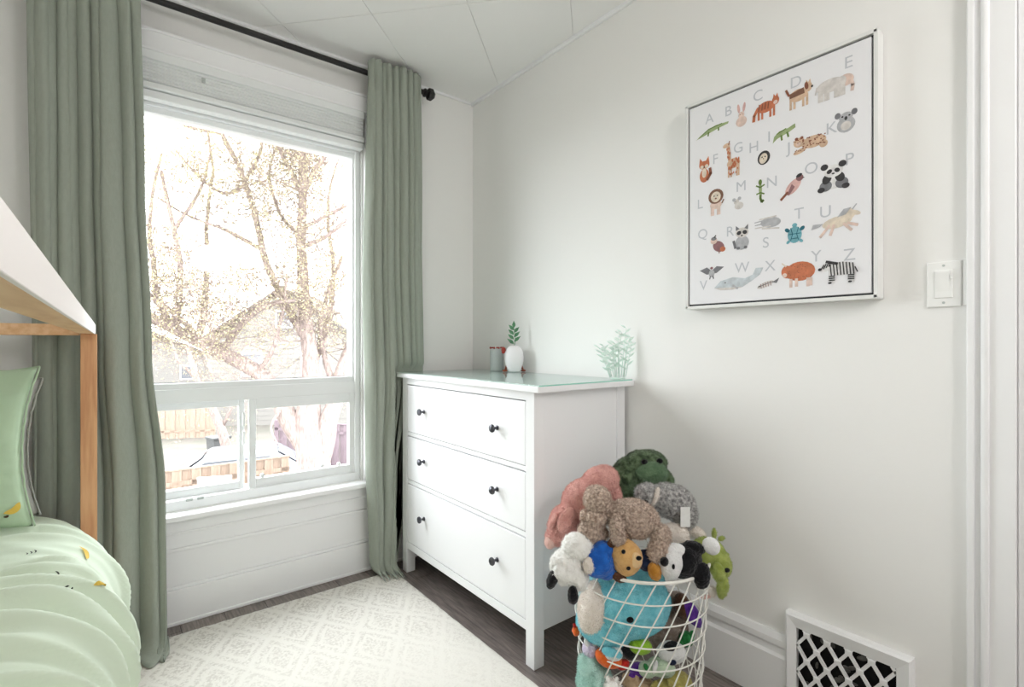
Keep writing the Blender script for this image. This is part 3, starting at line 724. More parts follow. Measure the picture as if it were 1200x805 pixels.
ART = {
 'alligator_print': [p([(-.5, -.45), (-.2, .1), (.1, .35), (.5, .3), (.48, .12), (.2, .0), (-.1, -.2)], 'green'), l([(-.1, -.1), (-.12, -.4)], .005, 'dgreen'), l([(.2, .05), (.2, -.2)], .005, 'dgreen'), l([(-.4, -.3), (-.1, .2), (.3, .32)], .003, 'dgreen')],
 'bunny_print': [e(0, -.28, .4, .22, 'blush'), e(0, 0, .22, .14, 'blush'), e(-.2, .3, .1, .2, 'pinkish', 8), e(.2, .3, .1, .2, 'pinkish', -8), e(-.08, .02, .04, .015, 'brown'), e(.08, .02, .04, .015, 'brown')],
 'cat_print': quad('rust') + [l([(-.3, .1), (-.46, -.2), (-.48, -.45)], .009, 'rust'), e(.38, .12, .08, .09, 'blush')] + [l([(q, .25), (q - .03, -.05)], .003, 'drust') for q in (-.25, -.12, 0, .12)],
 'dog_print': quad('tan', hx=.36, hy=.25) + [p([(-.34, .2), (.2, .3), (.24, .05), (-.3, .0)], 'brown'), e(.3, .32, .07, .16, 'drust', 10), e(.5, .22, .04, .05, 'black'), l([(-.34, .15), (-.45, .42)], .006, 'drust')],
 'elephant_print': [e(-.1, .1, .38, .3, 'pale'), e(.28, .1, .2, .26, 'blush'), e(.18, .12, .12, .22, 'pale')] + [l([(q, 0), (q, -.46)], .013, 'pale') for q in (-.36, -.2, .06, .2)] + [l([(.4, .1), (.46, -.2), (.44, -.42)], .008, 'blush'), l([(-.46, .2), (-.5, -.1)], .003, 'pale')],
 'fox_print': [e(0, -.22, .32, .26, 'rust'), e(0, .18, .36, .16, 'rust'), p([(-.36, .2), (-.3, .48), (-.08, .3)], 'rust'), p([(.36, .2), (.3, .48), (.08, .3)], 'rust'), e(0, -.12, .16, .18, 'cream'), e(-.16, .12, .12, .07, 'cream'), e(.16, .12, .12, .07, 'cream'), e(0, .1, .05, .03, 'black'), l([(.2, -.4), (.44, -.2), (.4, 0)], .009, 'drust')],
 'giraffe_print': [e(.12, -.14, .3, .14, 'tan'), l([(-.05, -.05), (-.12, .36)], .010, 'tan'), e(-.2, .4, .17, .06, 'tan', 10), l([(-.1, .4), (-.06, .5)], .003, 'drust')] + [l([(q, -.15), (q, -.5)], .005, 'tan') for q in (-.1, .02, .28, .36)] + spots(-.1, .38, -.26, -.04, 16, 'rust', 2, .035) + spots(-.16, -.02, -.02, .34, 9, 'rust', 3, .03) + spots(-.1, .36, -.45, -.28, 8, 'rust', 4, .025),
 'hedgehog_print': [e(0, 0, .46, .48, 'black', -15), e(-.03, -.04, .3, .36, 'cream', -15), e(-.12, .06, .05, .05, 'black'), e(.1, .06, .05, .05, 'black'), e(-.02, -.06, .05, .04, 'brown')],
 'iguana_print': [p([(-.48, -.4), (-.42, 0), (-.2, .25), (.2, .3), (.48, .45), (.5, .2), (.2, .0), (-.1, -.1), (-.3, -.2)], 'green'), l([(.15, .05), (.2, -.25)], .005, 'dgreen'), l([(-.1, -.05), (-.08, -.35)], .005, 'dgreen'), l([(-.3, .12), (.1, .3)], .003, 'dgreen')],
 'jaguar_print': [e(.1, .05, .36, .32, 'tan'), e(-.32, .2, .17, .26, 'tan'), e(-.3, -.28, .2, .12, 'tan', 15), e(.38, -.2, .12, .2, 'tan'), e(-.4, .42, .05, .08, 'drust'), e(-.24, .42, .05, .08, 'drust'), e(-.34, .12, .07, .1, 'blush')] + spots(-.2, .44, -.2, .34, 34, 'drust', 5, .025) + spots(-.46, -.22, .08, .4, 9, 'drust', 6, .02) + spots(-.45, -.15, -.36, -.2, 6, 'drust', 8, .02),
 'koala_print': [e(0, -.14, .42, .36, 'grey'), e(0, .2, .32, .22, 'grey'), e(-.38, .34, .14, .14, 'dgrey'), e(.38, .34, .14, .14, 'dgrey'), e(0, .14, .07, .09, 'black'), e(-.16, .24, .05, .04, 'black'), e(.16, .24, .05, .04, 'black'), e(0, -.2, .24, .2, 'pale')],
 'lion_print': [l([(-.2, -.1), (-.2, -.48)], .012, 'blush'), l([(.16, -.1), (.16, -.48)], .012, 'blush'), e(0, -.12, .34, .16, 'blush'), e(0, .2, .44, .28, 'brown'), e(0, .18, .29, .2, 'cream'), e(-.1, .22, .04, .025, 'black'), e(.1, .22, .04, .025, 'black'), e(0, .12, .06, .03, 'drust'), l([(.36, -.1), (.46, .02)], .004, 'brown')],
 'mouse_print': [e(.1, -.2, .36, .3, 'pale'), e(-.1, .15, .22, .22, 'pale'), e(-.3, .35, .14, .14, 'grey'), e(.14, .38, .14, .14, 'grey'), e(-.16, .16, .04, .04, 'dgrey')],
 'newt_print': [l([(0, .3), (.04, -.1), (.02, -.3), (.16, -.46), (.32, -.4)], .007, 'dgreen'), e(0, .38, .18, .12, 'dgreen'), e(.02, .06, .16, .22, 'green'), l([(-.4, .26), (0, .16), (.42, .24)], .004, 'dgreen'), l([(-.36, -.1), (.02, -.06), (.4, -.14)], .004, 'dgreen')],
 'bird_print': [e(.05, 0, .38, .22, 'pinkish', 45), e(.3, .32, .14, .14, 'plum'), e(.28, .42, .12, .07, 'black', 20), p([(-.2, -.3), (.0, .12), (.12, -.02), (-.1, -.34)], 'plum'), l([(-.16, -.2), (-.42, -.46)], .007, 'drust'), p([(.42, .32), (.5, .28), (.42, .26)], 'black')],
 'panda_print': [e(0, -.2, .3, .26, 'white'), e(-.24, -.3, .2, .2, 'dgrey'), e(.26, -.28, .2, .2, 'dgrey'), e(-.2, -.04, .14, .2, 'black', -30), e(.2, -.04, .14, .2, 'black', 30), e(0, .22, .3, .24, 'white'), e(-.28, .42, .12, .12, 'black'), e(.28, .42, .12, .12, 'black'), e(-.12, .22, .09, .08, 'black', 30), e(.12, .22, .09, .08, 'black', -30), e(0, .12, .05, .03, 'black'), e(-.38, -.42, .12, .1, 'black'), e(.38, -.42, .12, .1, 'black')],
 'quail_print': [e(.06, -.12, .36, .28, 'plum', -35), e(-.22, .22, .2, .18, 'blush'), e(-.22, .34, .16, .1, 'dgrey'), l([(-.2, .4), (-.1, .5)], .004, 'black'), e(.3, -.3, .16, .14, 'rust'), l([(.1, -.4), (.1, -.5)], .003, 'drust')],
 'raccoon_print': [e(0, -.2, .38, .28, 'grey'), e(0, .2, .36, .2, 'pale'), p([(-.34, .3), (-.34, .5), (-.12, .36)], 'dgrey'), p([(.34, .3), (.34, .5), (.12, .36)], 'dgrey'), e(-.16, .2, .13, .08, 'black', 20), e(.16, .2, .13, .08, 'black', -20), e(0, .08, .05, .03, 'black'), l([(-.36, -.38), (-.46, -.1)], .008, 'dgrey'), e(-.2, -.4, .1, .06, 'dgrey'), e(.2, -.4, .1, .06, 'dgrey')],
 'stingray_print': [e(.1, .05, .36, .36, 'grey', -4), l([(-.48, .2), (.1, .3)], .003, 'grey'), l([(-.46, 0), (.1, .05)], .003, 'grey'), l([(-.46, -.2), (.1, -.2)], .003, 'pale'), l([(-.2, -.3), (.4, -.44)], .004, 'pale'), l([(-.3, .36), (.3, .42)], .004, 'pale')],
 'turtle_print': [e(0, -.04, .36, .4, 'teal'), e(0, .42, .13, .1, 'teal'), e(-.38, .22, .14, .09, 'dteal', -40), e(.38, .22, .14, .09, 'dteal', 40), e(-.32, -.36, .12, .07, 'teal', 40), e(.32, -.36, .12, .07, 'teal', -40), l([(-.2, .3), (-.1, 0), (-.2, -.3)], .002, 'dteal'), l([(.2, .3), (.1, 0), (.2, -.3)], .002, 'dteal'), l([(-.3, 0), (.3, 0)], .002, 'dteal'), l([(-.14, -.22), (.14, -.22)], .002, 'dteal')],
 'unicorn_print': [e(.06, -.02, .32, .2, 'cream', 8), e(.3, .22, .14, .18, 'cream', -30), e(.42, .22, .13, .08, 'cream', -20), l([(-.1, -.1), (-.3, -.46)], .007, 'blush'), l([(.0, -.1), (-.08, -.44)], .007, 'blush'), l([(.28, -.1), (.48, -.22)], .007, 'blush'), l([(.2, -.1), (.36, -.36)], .007, 'blush'), p([(-.24, .0), (-.46, .02), (-.5, -.16), (-.3, -.08)], 'grey'), p([(.06, .14), (.2, .4), (.36, .42), (.24, .2)], 'grey'), l([(.38, .34), (.46, .5)], .003, 'grey')],
 'vulture_print': [p([(-.5, .2), (-.2, .4), (0, .1), (.2, .4), (.5, .3), (.2, -.1), (-.2, -.15)], 'dgrey'), e(0, -.1, .12, .28, 'grey'), l([(-.05, -.3), (-.08, -.5)], .004, 'dgrey'), l([(.05, -.3), (.08, -.5)], .004, 'dgrey'), e(0, .3, .06, .1, 'plum')],
 'whale_print': [p([(-.5, -.3), (-.36, .0), (-.1, .12), (.15, .02), (.3, .15), (.36, .42), (.5, .4), (.44, .12), (.3, -.1), (.1, -.35), (-.3, -.4)], 'mist'), p([(-.5, -.3), (.1, -.35), (-.1, -.44), (-.36, -.42)], 'pale'), e(-.26, -.1, .02, .03, 'dgrey'), l([(-.1, -.25), (.0, -.4)], .006, 'grey')],
 'fish_print': [e(-.1, -.05, .36, .2, 'pale', 20), p([(.16, .1), (.46, .4), (.36, .0)], 'dgrey'), l([(-.4, -.2), (.2, .16)], .002, 'dgrey')] + [l([(q, q * .45 + .16), (q + .04, q * .45 - .2)], .0015, 'plum') for q in (-.3, -.2, -.1, 0, .1)] + [e(-.34, -.16, .03, .05, 'black')],
 'yak_print': [e(.04, .08, .42, .36, 'rust'), e(-.34, .1, .16, .24, 'rust'), l([(-.22, -.2), (-.22, -.48)], .008, 'blush'), l([(-.06, -.2), (-.06, -.46)], .008, 'blush'), l([(.26, -.2), (.26, -.48)], .008, 'blush'), l([(.34, -.2), (.34, -.46)], .008, 'blush'), l([(-.36, .3), (-.48, .44)], .003, 'cream'), e(-.4, -.02, .07, .08, 'blush')] + spots(-.3, .42, -.2, .38, 30, 'drust', 9, .012),
 'zebra_print': [e(.08, .08, .34, .28, 'white'), e(-.32, .2, .17, .16, 'white', 40), l([(-.2, 0), (-.2, -.48)], .007, 'white'), l([(-.12, 0), (-.12, -.46)], .007, 'white'), l([(.28, 0), (.28, -.48)], .007, 'white'), l([(.36, 0), (.36, -.46)], .007, 'white'), l([(-.3, .42), (-.02, .3)], .007, 'black')] + [l([(q, .36 - abs(q - .08) * .3), (q + .03, -.16)], .003, 'black') for q in (-.2, -.12, -.04, .04, .12, .2, .28, .36)] + [l([(-.44 + .07 * k, .1 + .04 * k), (-.36 + .06 * k, .3 + .03 * k)], .0028, 'black') for k in range(4)] + [l([(q - .03, zz), (q + .04, zz)], .003, 'black') for q in (-.2, -.12, .28, .36) for zz in (-.2, -.28, -.36)] + [e(-.46, .12, .05, .06, 'black'), l([(.42, .1), (.48, -.1)], .003, 'black'), e(-.2, -.47, .05, .04, 'black'), e(.3, -.47, .05, .04, 'black')],
}
for nm, u, v, w_, h_ in ANIMALS:
    art(nm, u, v, w_, h_, ART[nm])

# ------------------------------------------------------------------ light switch
sw = empty('light_switch', (XW, .3205, 1.257), R(-90)); tag(sw, 'white rocker light switch plate beside the door casing', 'light switch')
MB().box(-.034, .032, -.006, 0, -.056, .056, b=.002).build('wall_plate', 'switch_white', sw)
MB().box(-.0175, .0165, -.0085, -.004, -.034, .035, b=.001).build('rocker_bezel', 'switch_white', sw)
m = MB(); m.add([(-.0145, -.0075, -.030), (.0105, -.0075, -.030), (.0105, -.0125, .031), (-.0145, -.0125, .031), (-.0145, -.005, -.030), (.0105, -.005, -.030), (.0105, -.005, .031), (-.0145, -.005, .031)],
                [(0, 1, 2, 3), (4, 7, 6, 5), (0, 4, 5, 1), (3, 2, 6, 7), (0, 3, 7, 4), (1, 5, 6, 2)]); m.build('rocker', 'switch_white', sw)
MB().box(.0125, .0155, -.0125, -.007, .012, .022, b=.0005).build('dimmer_slider', 'switch_white', sw)
for zz in (-.046, .046): MB().lathe([(0, 0), (.003, 0), (.003, -.0072), (0, -.0072)], (-.001, 0, zz), 12, 'y').build('screw', 'ceramic_grey', sw)
MB().box(.035, .043, -.004, 0, -.054, .058, b=.001).build('shim_strip', 'switch_white', sw)

# ------------------------------------------------------------------ wall register
vt = empty('wall_register', (XW, .535, 0), R(-90)); tag(vt, 'white cast wall register with a diamond lattice low on the wall', 'air vent')
vx0, vx1, vz0, vz1 = -.155, .155, .015, .302
ft = .028      # projection
m = MB()
ix0, ix1, iz0, iz1 = vx0 + .030, vx1 - .034, vz0 + .04, vz1 - .038
O = [(vx0, vz0), (vx1, vz0), (vx1, vz1), (vx0, vz1)]; I = [(ix0, iz0), (ix1, iz0), (ix1, iz1), (ix0, iz1)]
O2 = [(vx0 + .006, vz0 + .006), (vx1 - .006, vz0 + .006), (vx1 - .006, vz1 - .006), (vx0 + .006, vz1 - .006)]
V = [(a, 0, b) for a, b in O] + [(a, -ft + .006, b) for a, b in O] + [(a, -ft, b) for a, b in O2] + [(a, -ft + .006, b) for a, b in I] + [(a, 0, b) for a, b in I]
F = []
for lay in range(4):
    for k in range(4): F.append((lay * 4 + k, lay * 4 + (k + 1) % 4, lay * 4 + 4 + (k + 1) % 4, lay * 4 + 4 + k))
m.add(V, F).build('register_frame', 'trim_paint', vt)
MB().box(ix0, ix1, -.004, -.002, iz0, iz1).build('duct_back', 'duct_dark', vt)
rnd = random.Random(8); m = MB()
for _ in range(26):
    m.ell((rnd.uniform(ix0 + .02, ix1 - .02), -.005, rnd.uniform(iz0 + .02, iz1 - .01)), (rnd.uniform(.006, .016), .002, rnd.uniform(.004, .010)), rnd.uniform(0, 90), 10)
o = m.build('dust_lint', 'duct_fluff', vt, True); o['kind'] = 'stuff'
# diamond bars, clipped to the opening
cw, chh = .054, .078
def bar(a, b):
    (x0, z0), (x1, z1) = a, b
    # Liang-Barsky
    t0, t1 = 0., 1.; dx, dz = x1 - x0, z1 - z0
    for pp, qq in ((-dx, x0 - ix0), (dx, ix1 - x0), (-dz, z0 - iz0), (dz, iz1 - z0)):
        if pp == 0: continue
        r_ = qq / pp
        if pp < 0: t0 = max(t0, r_)
        else: t1 = min(t1, r_)
    if t1 - t0 < .02: return
    A = Vector((x0 + dx * t0, z0 + dz * t0)); B = Vector((x0 + dx * t1, z0 + dz * t1))
    n_ = Vector((-(B - A).y, (B - A).x)).normalized() * .0042
    MB().prism([(A + n_)[:], (B + n_)[:], (B - n_)[:], (A - n_)[:]], -ft + .007, -ft + .014).build('lattice_bar', 'trim_paint', vt)
for k in range(-6, 8):
    xa = ix0 + cw * k
    bar((xa, iz0), (xa + cw / chh * (iz1 - iz0), iz1)); bar((xa + .02, iz1), (xa + .02 + cw / chh * (iz1 - iz0), iz0))
for i in range(0, 10):
    for j in range(0, 10):
        # nodes where the two bar families cross
        a = ix0 + cw * (i - 4); b = ix0 + .02 + cw * (j - 4)
        z = ((b - a) * chh / cw + (iz1 - iz0)) / 2; xx = a + cw / chh * z
        if ix0 + .004 < xx < ix1 - .004 and .004 < z < iz1 - iz0 - .004:
            MB().box(xx - .0085, xx + .0085, -ft + .004, -ft + .014, iz0 + z - .0085, iz0 + z + .0085, b=.003).build('lattice_boss', 'trim_paint', vt)

# ------------------------------------------------------------------ door casing and door beside the viewer
m = MB()
m.box(XW - .024, XW, .262, .276, 0, 2.13, b=.003).box(XW - .017, XW, .250, .263, 0, 2.13, b=.004).box(XW - .026, XW, .236, .251, 0, 2.13, b=.006).box(XW - .018, XW, .192, .237, 0, 2.13, b=.002)
m.box(XW - .024, XW, -.71, .276, 2.055, 2.13, b=.003)
m.box(XW - .024, XW, -.71, -.62, 0, 2.13, b=.003)
struct(m.build('trim_4', 'trim_paint'))
m = MB().box(XW - .004, XW + .12, .168, .190, 0, 2.05, b=.002).box(XW + .05, XW + .062, .158, .17, 0, 2.05, b=.002)
jb = struct(m.build('trim_5', 'trim_paint'))
MB().box(XW + .008, XW + .040, .1655, .1685, .815, .875, b=.001).build('strike_plate', 'strike_brass', jb)
dd = struct(empty('door_1', (XW + .08, -.22, 0)))
m = MB().box(0, .035, -.39, .385, .01, 2.04, b=.003)
m.build('door_leaf', 'trim_paint', dd)
for zz in ((.2, .9), (1.05, 1.9)):
    for yy in ((-.3, -.04), (.04, .3)): MB().box(-.006, .001, yy[0], yy[1], zz[0], zz[1], b=.003).build('door_panel', 'trim_paint', dd)
MB().lathe([(.025, 0), (.025, -.004), (.008, -.008), (.008, -.03), (.024, -.038), (.026, -.05), (.018, -.06), (0, -.062)], (0, -.32, .95), 20, 'x').build('door_knob', 'strike_brass', dd, 40)

# ------------------------------------------------------------------ bed
bed = empty('canopy_bed_frame', (-.53, 1.0, 0)); tag(bed, 'pine canopy bed frame with a white-faced top rail, beside the window', 'bed')
def bb(name, x0, x1, y0, y1, z0, z1, mt, bev=.002):
    return MB().box(x0 + .53, x1 + .53, y0 - 1.0, y1 - 1.0, z0, z1, b=bev).build(name, mt, bed)
bb('post', -.074, -.032, 2.145, 2.187, 0, 1.141, 'pine_post'); bb('post', -1.03, -.988, 2.145, 2.187, 0, 1.141, 'pine_post')
bb('post', -.074, -.036, -.24, -.2, 0, 1.141, 'pine_post'); bb('post', -1.03, -.988, -.24, -.2, 0, 1.141, 'pine_post')
bb('top_rail', -.076, -.0395, -.24, 2.19, 1.141, 1.172, 'pine'); bb('rail_face', -.0395, -.036, -.24, 2.19, 1.1405, 1.1725, 'white_paint_wood', .0008)  # thin white strip along the outer side of the pine rail
bb('top_rail', -1.03, -.99, -.24, 2.19, 1.141, 1.172, 'pine')
bb('end_rail', -.99, -.076, 2.15, 2.187, 1.136, 1.172, 'pine'); bb('end_rail', -.99, -.076, -.24, -.2, 1.136, 1.172, 'pine')
bb('side_rail', -.070, -.04, -.2, 2.145, .22, .34, 'pine'); bb('side_rail', -1.02, -.99, -.2, 2.145, .22, .34, 'pine')
bb('end_board', -.99, -.076, 2.15, 2.18, .22, .5, 'pine')
mt_ = MB().box(-.985, -.16, -.19, 2.10, .24, .50, b=.03).build('mattress', 'mattress', None, 40); tag(mt_, 'white mattress under the green duvet, mostly hidden', 'mattress')

def duvet_pt(a, y):
    # a: arc length from the left edge of the top, over the near edge and down
    top = .93; r = .172; q = PI / 2 * r
    if a < top: xx, zz, n_ = -1.0 + a * .905, .585, Vector((0, 0, 1))
    elif a < top + q:
        th = (a - top) / r; xx = -1.0 + top * .905 + r * math.sin(th); zz = .585 - r * (1 - math.cos(th)); n_ = Vector((math.sin(th), 0, math.cos(th)))
    else:
        d = a - top - q; xx = -1.0 + top * .905 + r - .06 * d; zz = .585 - r - d; n_ = Vector((1, 0, .05))
    far = max(0, (y - 1.85) / .27)         # tucks down and in toward the window end
    xx -= .055 * far ** 1.5 * (1 if a > .6 else a / .6)
    zz += .018 * min(1, far) * (1 if a < top else 0)
    amp = .35 + .65 * min(1, max(0, (2.1 - y) / .35))
    w1 = noise.noise(Vector((a * 2.2 + y * 1.2, y * 9 + a * 2.6, 3.1)))
    w2 = noise.noise(Vector((a * 3.0, y * 13 + a * 4.0, 9.7)))
    w3 = noise.noise(Vector((a * 1.3, y * 2.0, 5.5)))
    msk = .35 + .9 * min(1, max(0, .5 + 1.3 * noise.noise(Vector((a * 2.4, y * 3.2, 21)))))
    w1 += .35 * noise.noise(Vector((a * 5, y * 5, 33)))
    disp = msk * (.028 * math.exp(-(w1 * 4.2) ** 2) + .011 * math.exp(-(w2 * 4) ** 2)) * amp + .018 * w3
    if a > top + q: disp += .018 * math.sin(y * 17 + 2 * noise.noise(Vector((y * 3, 0, 0)))) * min(1, (a - top - q) / .2)
    return Vector((xx, y, zz)) + n_ * disp, n_
V = []; F = []; na, ny = 170, 330; a1 = 1.50
for j in range(ny + 1):
    y = .05 + (2.135 - .05) * j / ny
    for i in range(na + 1):
        V.append(duvet_pt(a1 * i / na, y)[0])
for j in range(ny):
    for i in range(na):
        k = j * (na + 1) + i; F.append((k, k + 1, k + na + 2, k + na + 1))
du = MB().add(V, F).build('duvet', 'duvet', None, True); tag(du, 'pale green rumpled duvet printed with bananas', 'duvet')
md = du.modifiers.new('thick', 'SOLIDIFY'); md.thickness = .02; later(du)
def decal(parent, P, name, mt, nrm_eps=.0012, fn=None):
    # strip of quads given as pairs of (a,y) surface coordinates
    V = []
    for a, y in P:
        p_, n_ = fn(a, y); V.append(p_ + n_ * nrm_eps)
    F = [(2 * k, 2 * k + 1, 2 * k + 3, 2 * k + 2) for k in range(len(P) // 2 - 1)]
    return MB().add(V, F).build(name, mt, parent)
def banana_strip(ca, cy, ln, wd, ang, bend=.35):
    P = []
    for k in range(9):
        t = k / 8 - .5; wl = wd * (1 - (2 * t) ** 4 * .9); cx_, cy_ = t * ln, bend * ln * (t * t * 2)
        for s in (-.5, .5):
            u_, v_ = cx_, cy_ + s * wl; P.append((ca + u_ * math.cos(ang) - v_ * math.sin(ang), cy + u_ * math.sin(ang) + v_ * math.cos(ang)))
    return P
def find_a(xx, y):
    best = min(range(0, 240), key=lambda i: abs(duvet_pt(i * .005, y)[0].x - xx)); return best * .005
for xx, y, ln, an in ((-.05, 1.78, .060, 2.0), (-.014, 1.47, .030, 1.0)):
    decal(du, banana_strip(find_a(xx, y), y, ln, .011, an), 'banana_print', 'banana', .004, duvet_pt)
for xx, y, an in ((-.16, 1.72, .4), (-.11, 1.55, .8), (-.2, 1.45, .2), (-.07, 1.40, .6)):
    for q in range(3):
        a_ = find_a(xx, y); decal(du, banana_strip(a_ + .007 * q, y + .004 * q, .016, .0028, an + 1.3), 'face_print', 'ink', .004, duvet_pt)

# pillows: closed cushion surface in local x (width), z (height), bulging along y
def cushion(name, label, mt, loc, rot, W, H, T, seed, ear=.03):
    root = empty(name, loc); root.rotation_euler = rot
    def surf(u, v, sgn):
        k = max(0, (1 - abs(u) ** 3.2)) * max(0, (1 - abs(v) ** 3.2)); b = T * k ** .55
        pinch = 1 - .09 * (1 - abs(v) ** 2) * abs(u) ** 3; pinch2 = 1 - .09 * (1 - abs(u) ** 2) * abs(v) ** 3
        wr = .010 * noise.noise(Vector((u * 2.2 + v * 1.0, v * 5.5, seed))) + .007 * noise.noise(Vector((u * 6, v * 9 + u * 3, seed + 4)))
        return Vector((u * W / 2 * pinch, -sgn * (b + wr * k ** .3), (v * H / 2) * pinch2 + H / 2))
    V = []; F = []; n = 64
    for sgn in (1, -1):
        o_ = len(V)
        for j in range(n + 1):
            for i in range(n + 1): V.append(surf(-1 + 2 * i / n, -1 + 2 * j / n, sgn))
        for j in range(n):
            for i in range(n):
                a = o_ + j * (n + 1) + i; F.append((a, a + 1, a + n + 2, a + n + 1))
    MB().add(V, F).build('pillow_case', mt, root, True)
    # narrow crimped edge
    m = MB()
    edge = [(-1, t) for t in [-1 + k / 12 for k in range(25)]] + [(t, 1) for t in [-1 + k / 12 for k in range(25)]] + [(1, -t) for t in [-1 + k / 12 for k in range(25)]]
    pts = [surf(u, v, 1) + Vector((.004 * math.copysign(1, u) if abs(u) == 1 else 0, .004 * math.sin(k * 2.1), .003 * math.sin(k * 1.7))) for k, (u, v) in enumerate(edge)]
    m.tube(pts, .0025, 6); m.build('piping', mt, root, True)
    tag(root, label, 'pillow'); return root, surf
pil, psurf = cushion('pillow', 'mint green banana print pillow standing at the window end', 'pillow', (-.514, 1.955, .605), (R(-7), 0, R(-5)), .70, .44, .075, 2.0)
def pfn(a, y): 
    v = psurf(a, y, 1); return v, Vector((0, -1, 0))
bs = [(a / .35, y / .22) for a, y in banana_strip(.326, -.168, .045, .015, .6)]
decal(pil, bs, 'banana_print', 'banana', .003, pfn)
bs = [(a / .35, y / .22) for a, y in banana_strip(.307, -.184, .012, .006, .4)]; decal(pil, bs, 'banana_tip', 'banana_tip', .0036, pfn)
for cx_, cy_ in ((.24, .03), (.2, -.02)):
    bs = [(a / .35, y / .22) for a, y in banana_strip(cx_, cy_, .016, .008, 1.0)]; decal(pil, bs, 'ink_print', 'ink', .003, pfn)
cushion('pillow', 'grey pillow mostly hidden behind the mint green one', 'pillow_grey', (-.508, 2.06, .605), (R(-5), 0, R(-3)), .69, .40, .035, 6.0)

# ------------------------------------------------------------------ wire basket
BX, BY, BR0, BR1, BH = 1.30, 1.0, .178, .206, .455
bk = empty('wire_basket', (BX, BY, 0)); tag(bk, 'tall round white wire basket full of soft toys', 'basket')
def brad(z): return BR0 + (BR1 - BR0) * z / BH
def circ(z, r, n=64): return [(r * math.cos(2 * PI * k / n), r * math.sin(2 * PI * k / n), z) for k in range(n)]
MB().tube(circ(BH, brad(BH)), .0048, 8, True).build('rim', 'wire_white', bk, True)
for z in (.393, .332, .270, .206, .143, .078):
    MB().tube(circ(z, brad(z) + .003), .0022, 6, True).build('hoop', 'wire_white', bk, True)
MB().tube(circ(.006, BR0), .004, 8, True).build('base_ring', 'wire_white', bk, True)
for k in range(-2, 3):
    yy = k * .055; xx = math.sqrt(BR0 ** 2 - yy ** 2); MB().tube([(-xx, yy, .006), (xx, yy, .006)], .002, 6).build('base_wire', 'wire_white', bk, True)
wire = None
NW = 24
pts = []
for j in range(13):
    z = .006 + (BH - .006) * j / 12; th = 1.15 * z / BH; pts.append((brad(z) * math.cos(th), brad(z) * math.sin(th), z))
for k in range(NW):
    if wire is None: wire = MB().tube(pts, .0021, 6).build('wire', 'wire_white', bk, True)
    else:
        c = wire.copy(); c.parent = bk; c.rotation_euler = (0, 0, 2 * PI * k / NW); COL.objects.link(c)

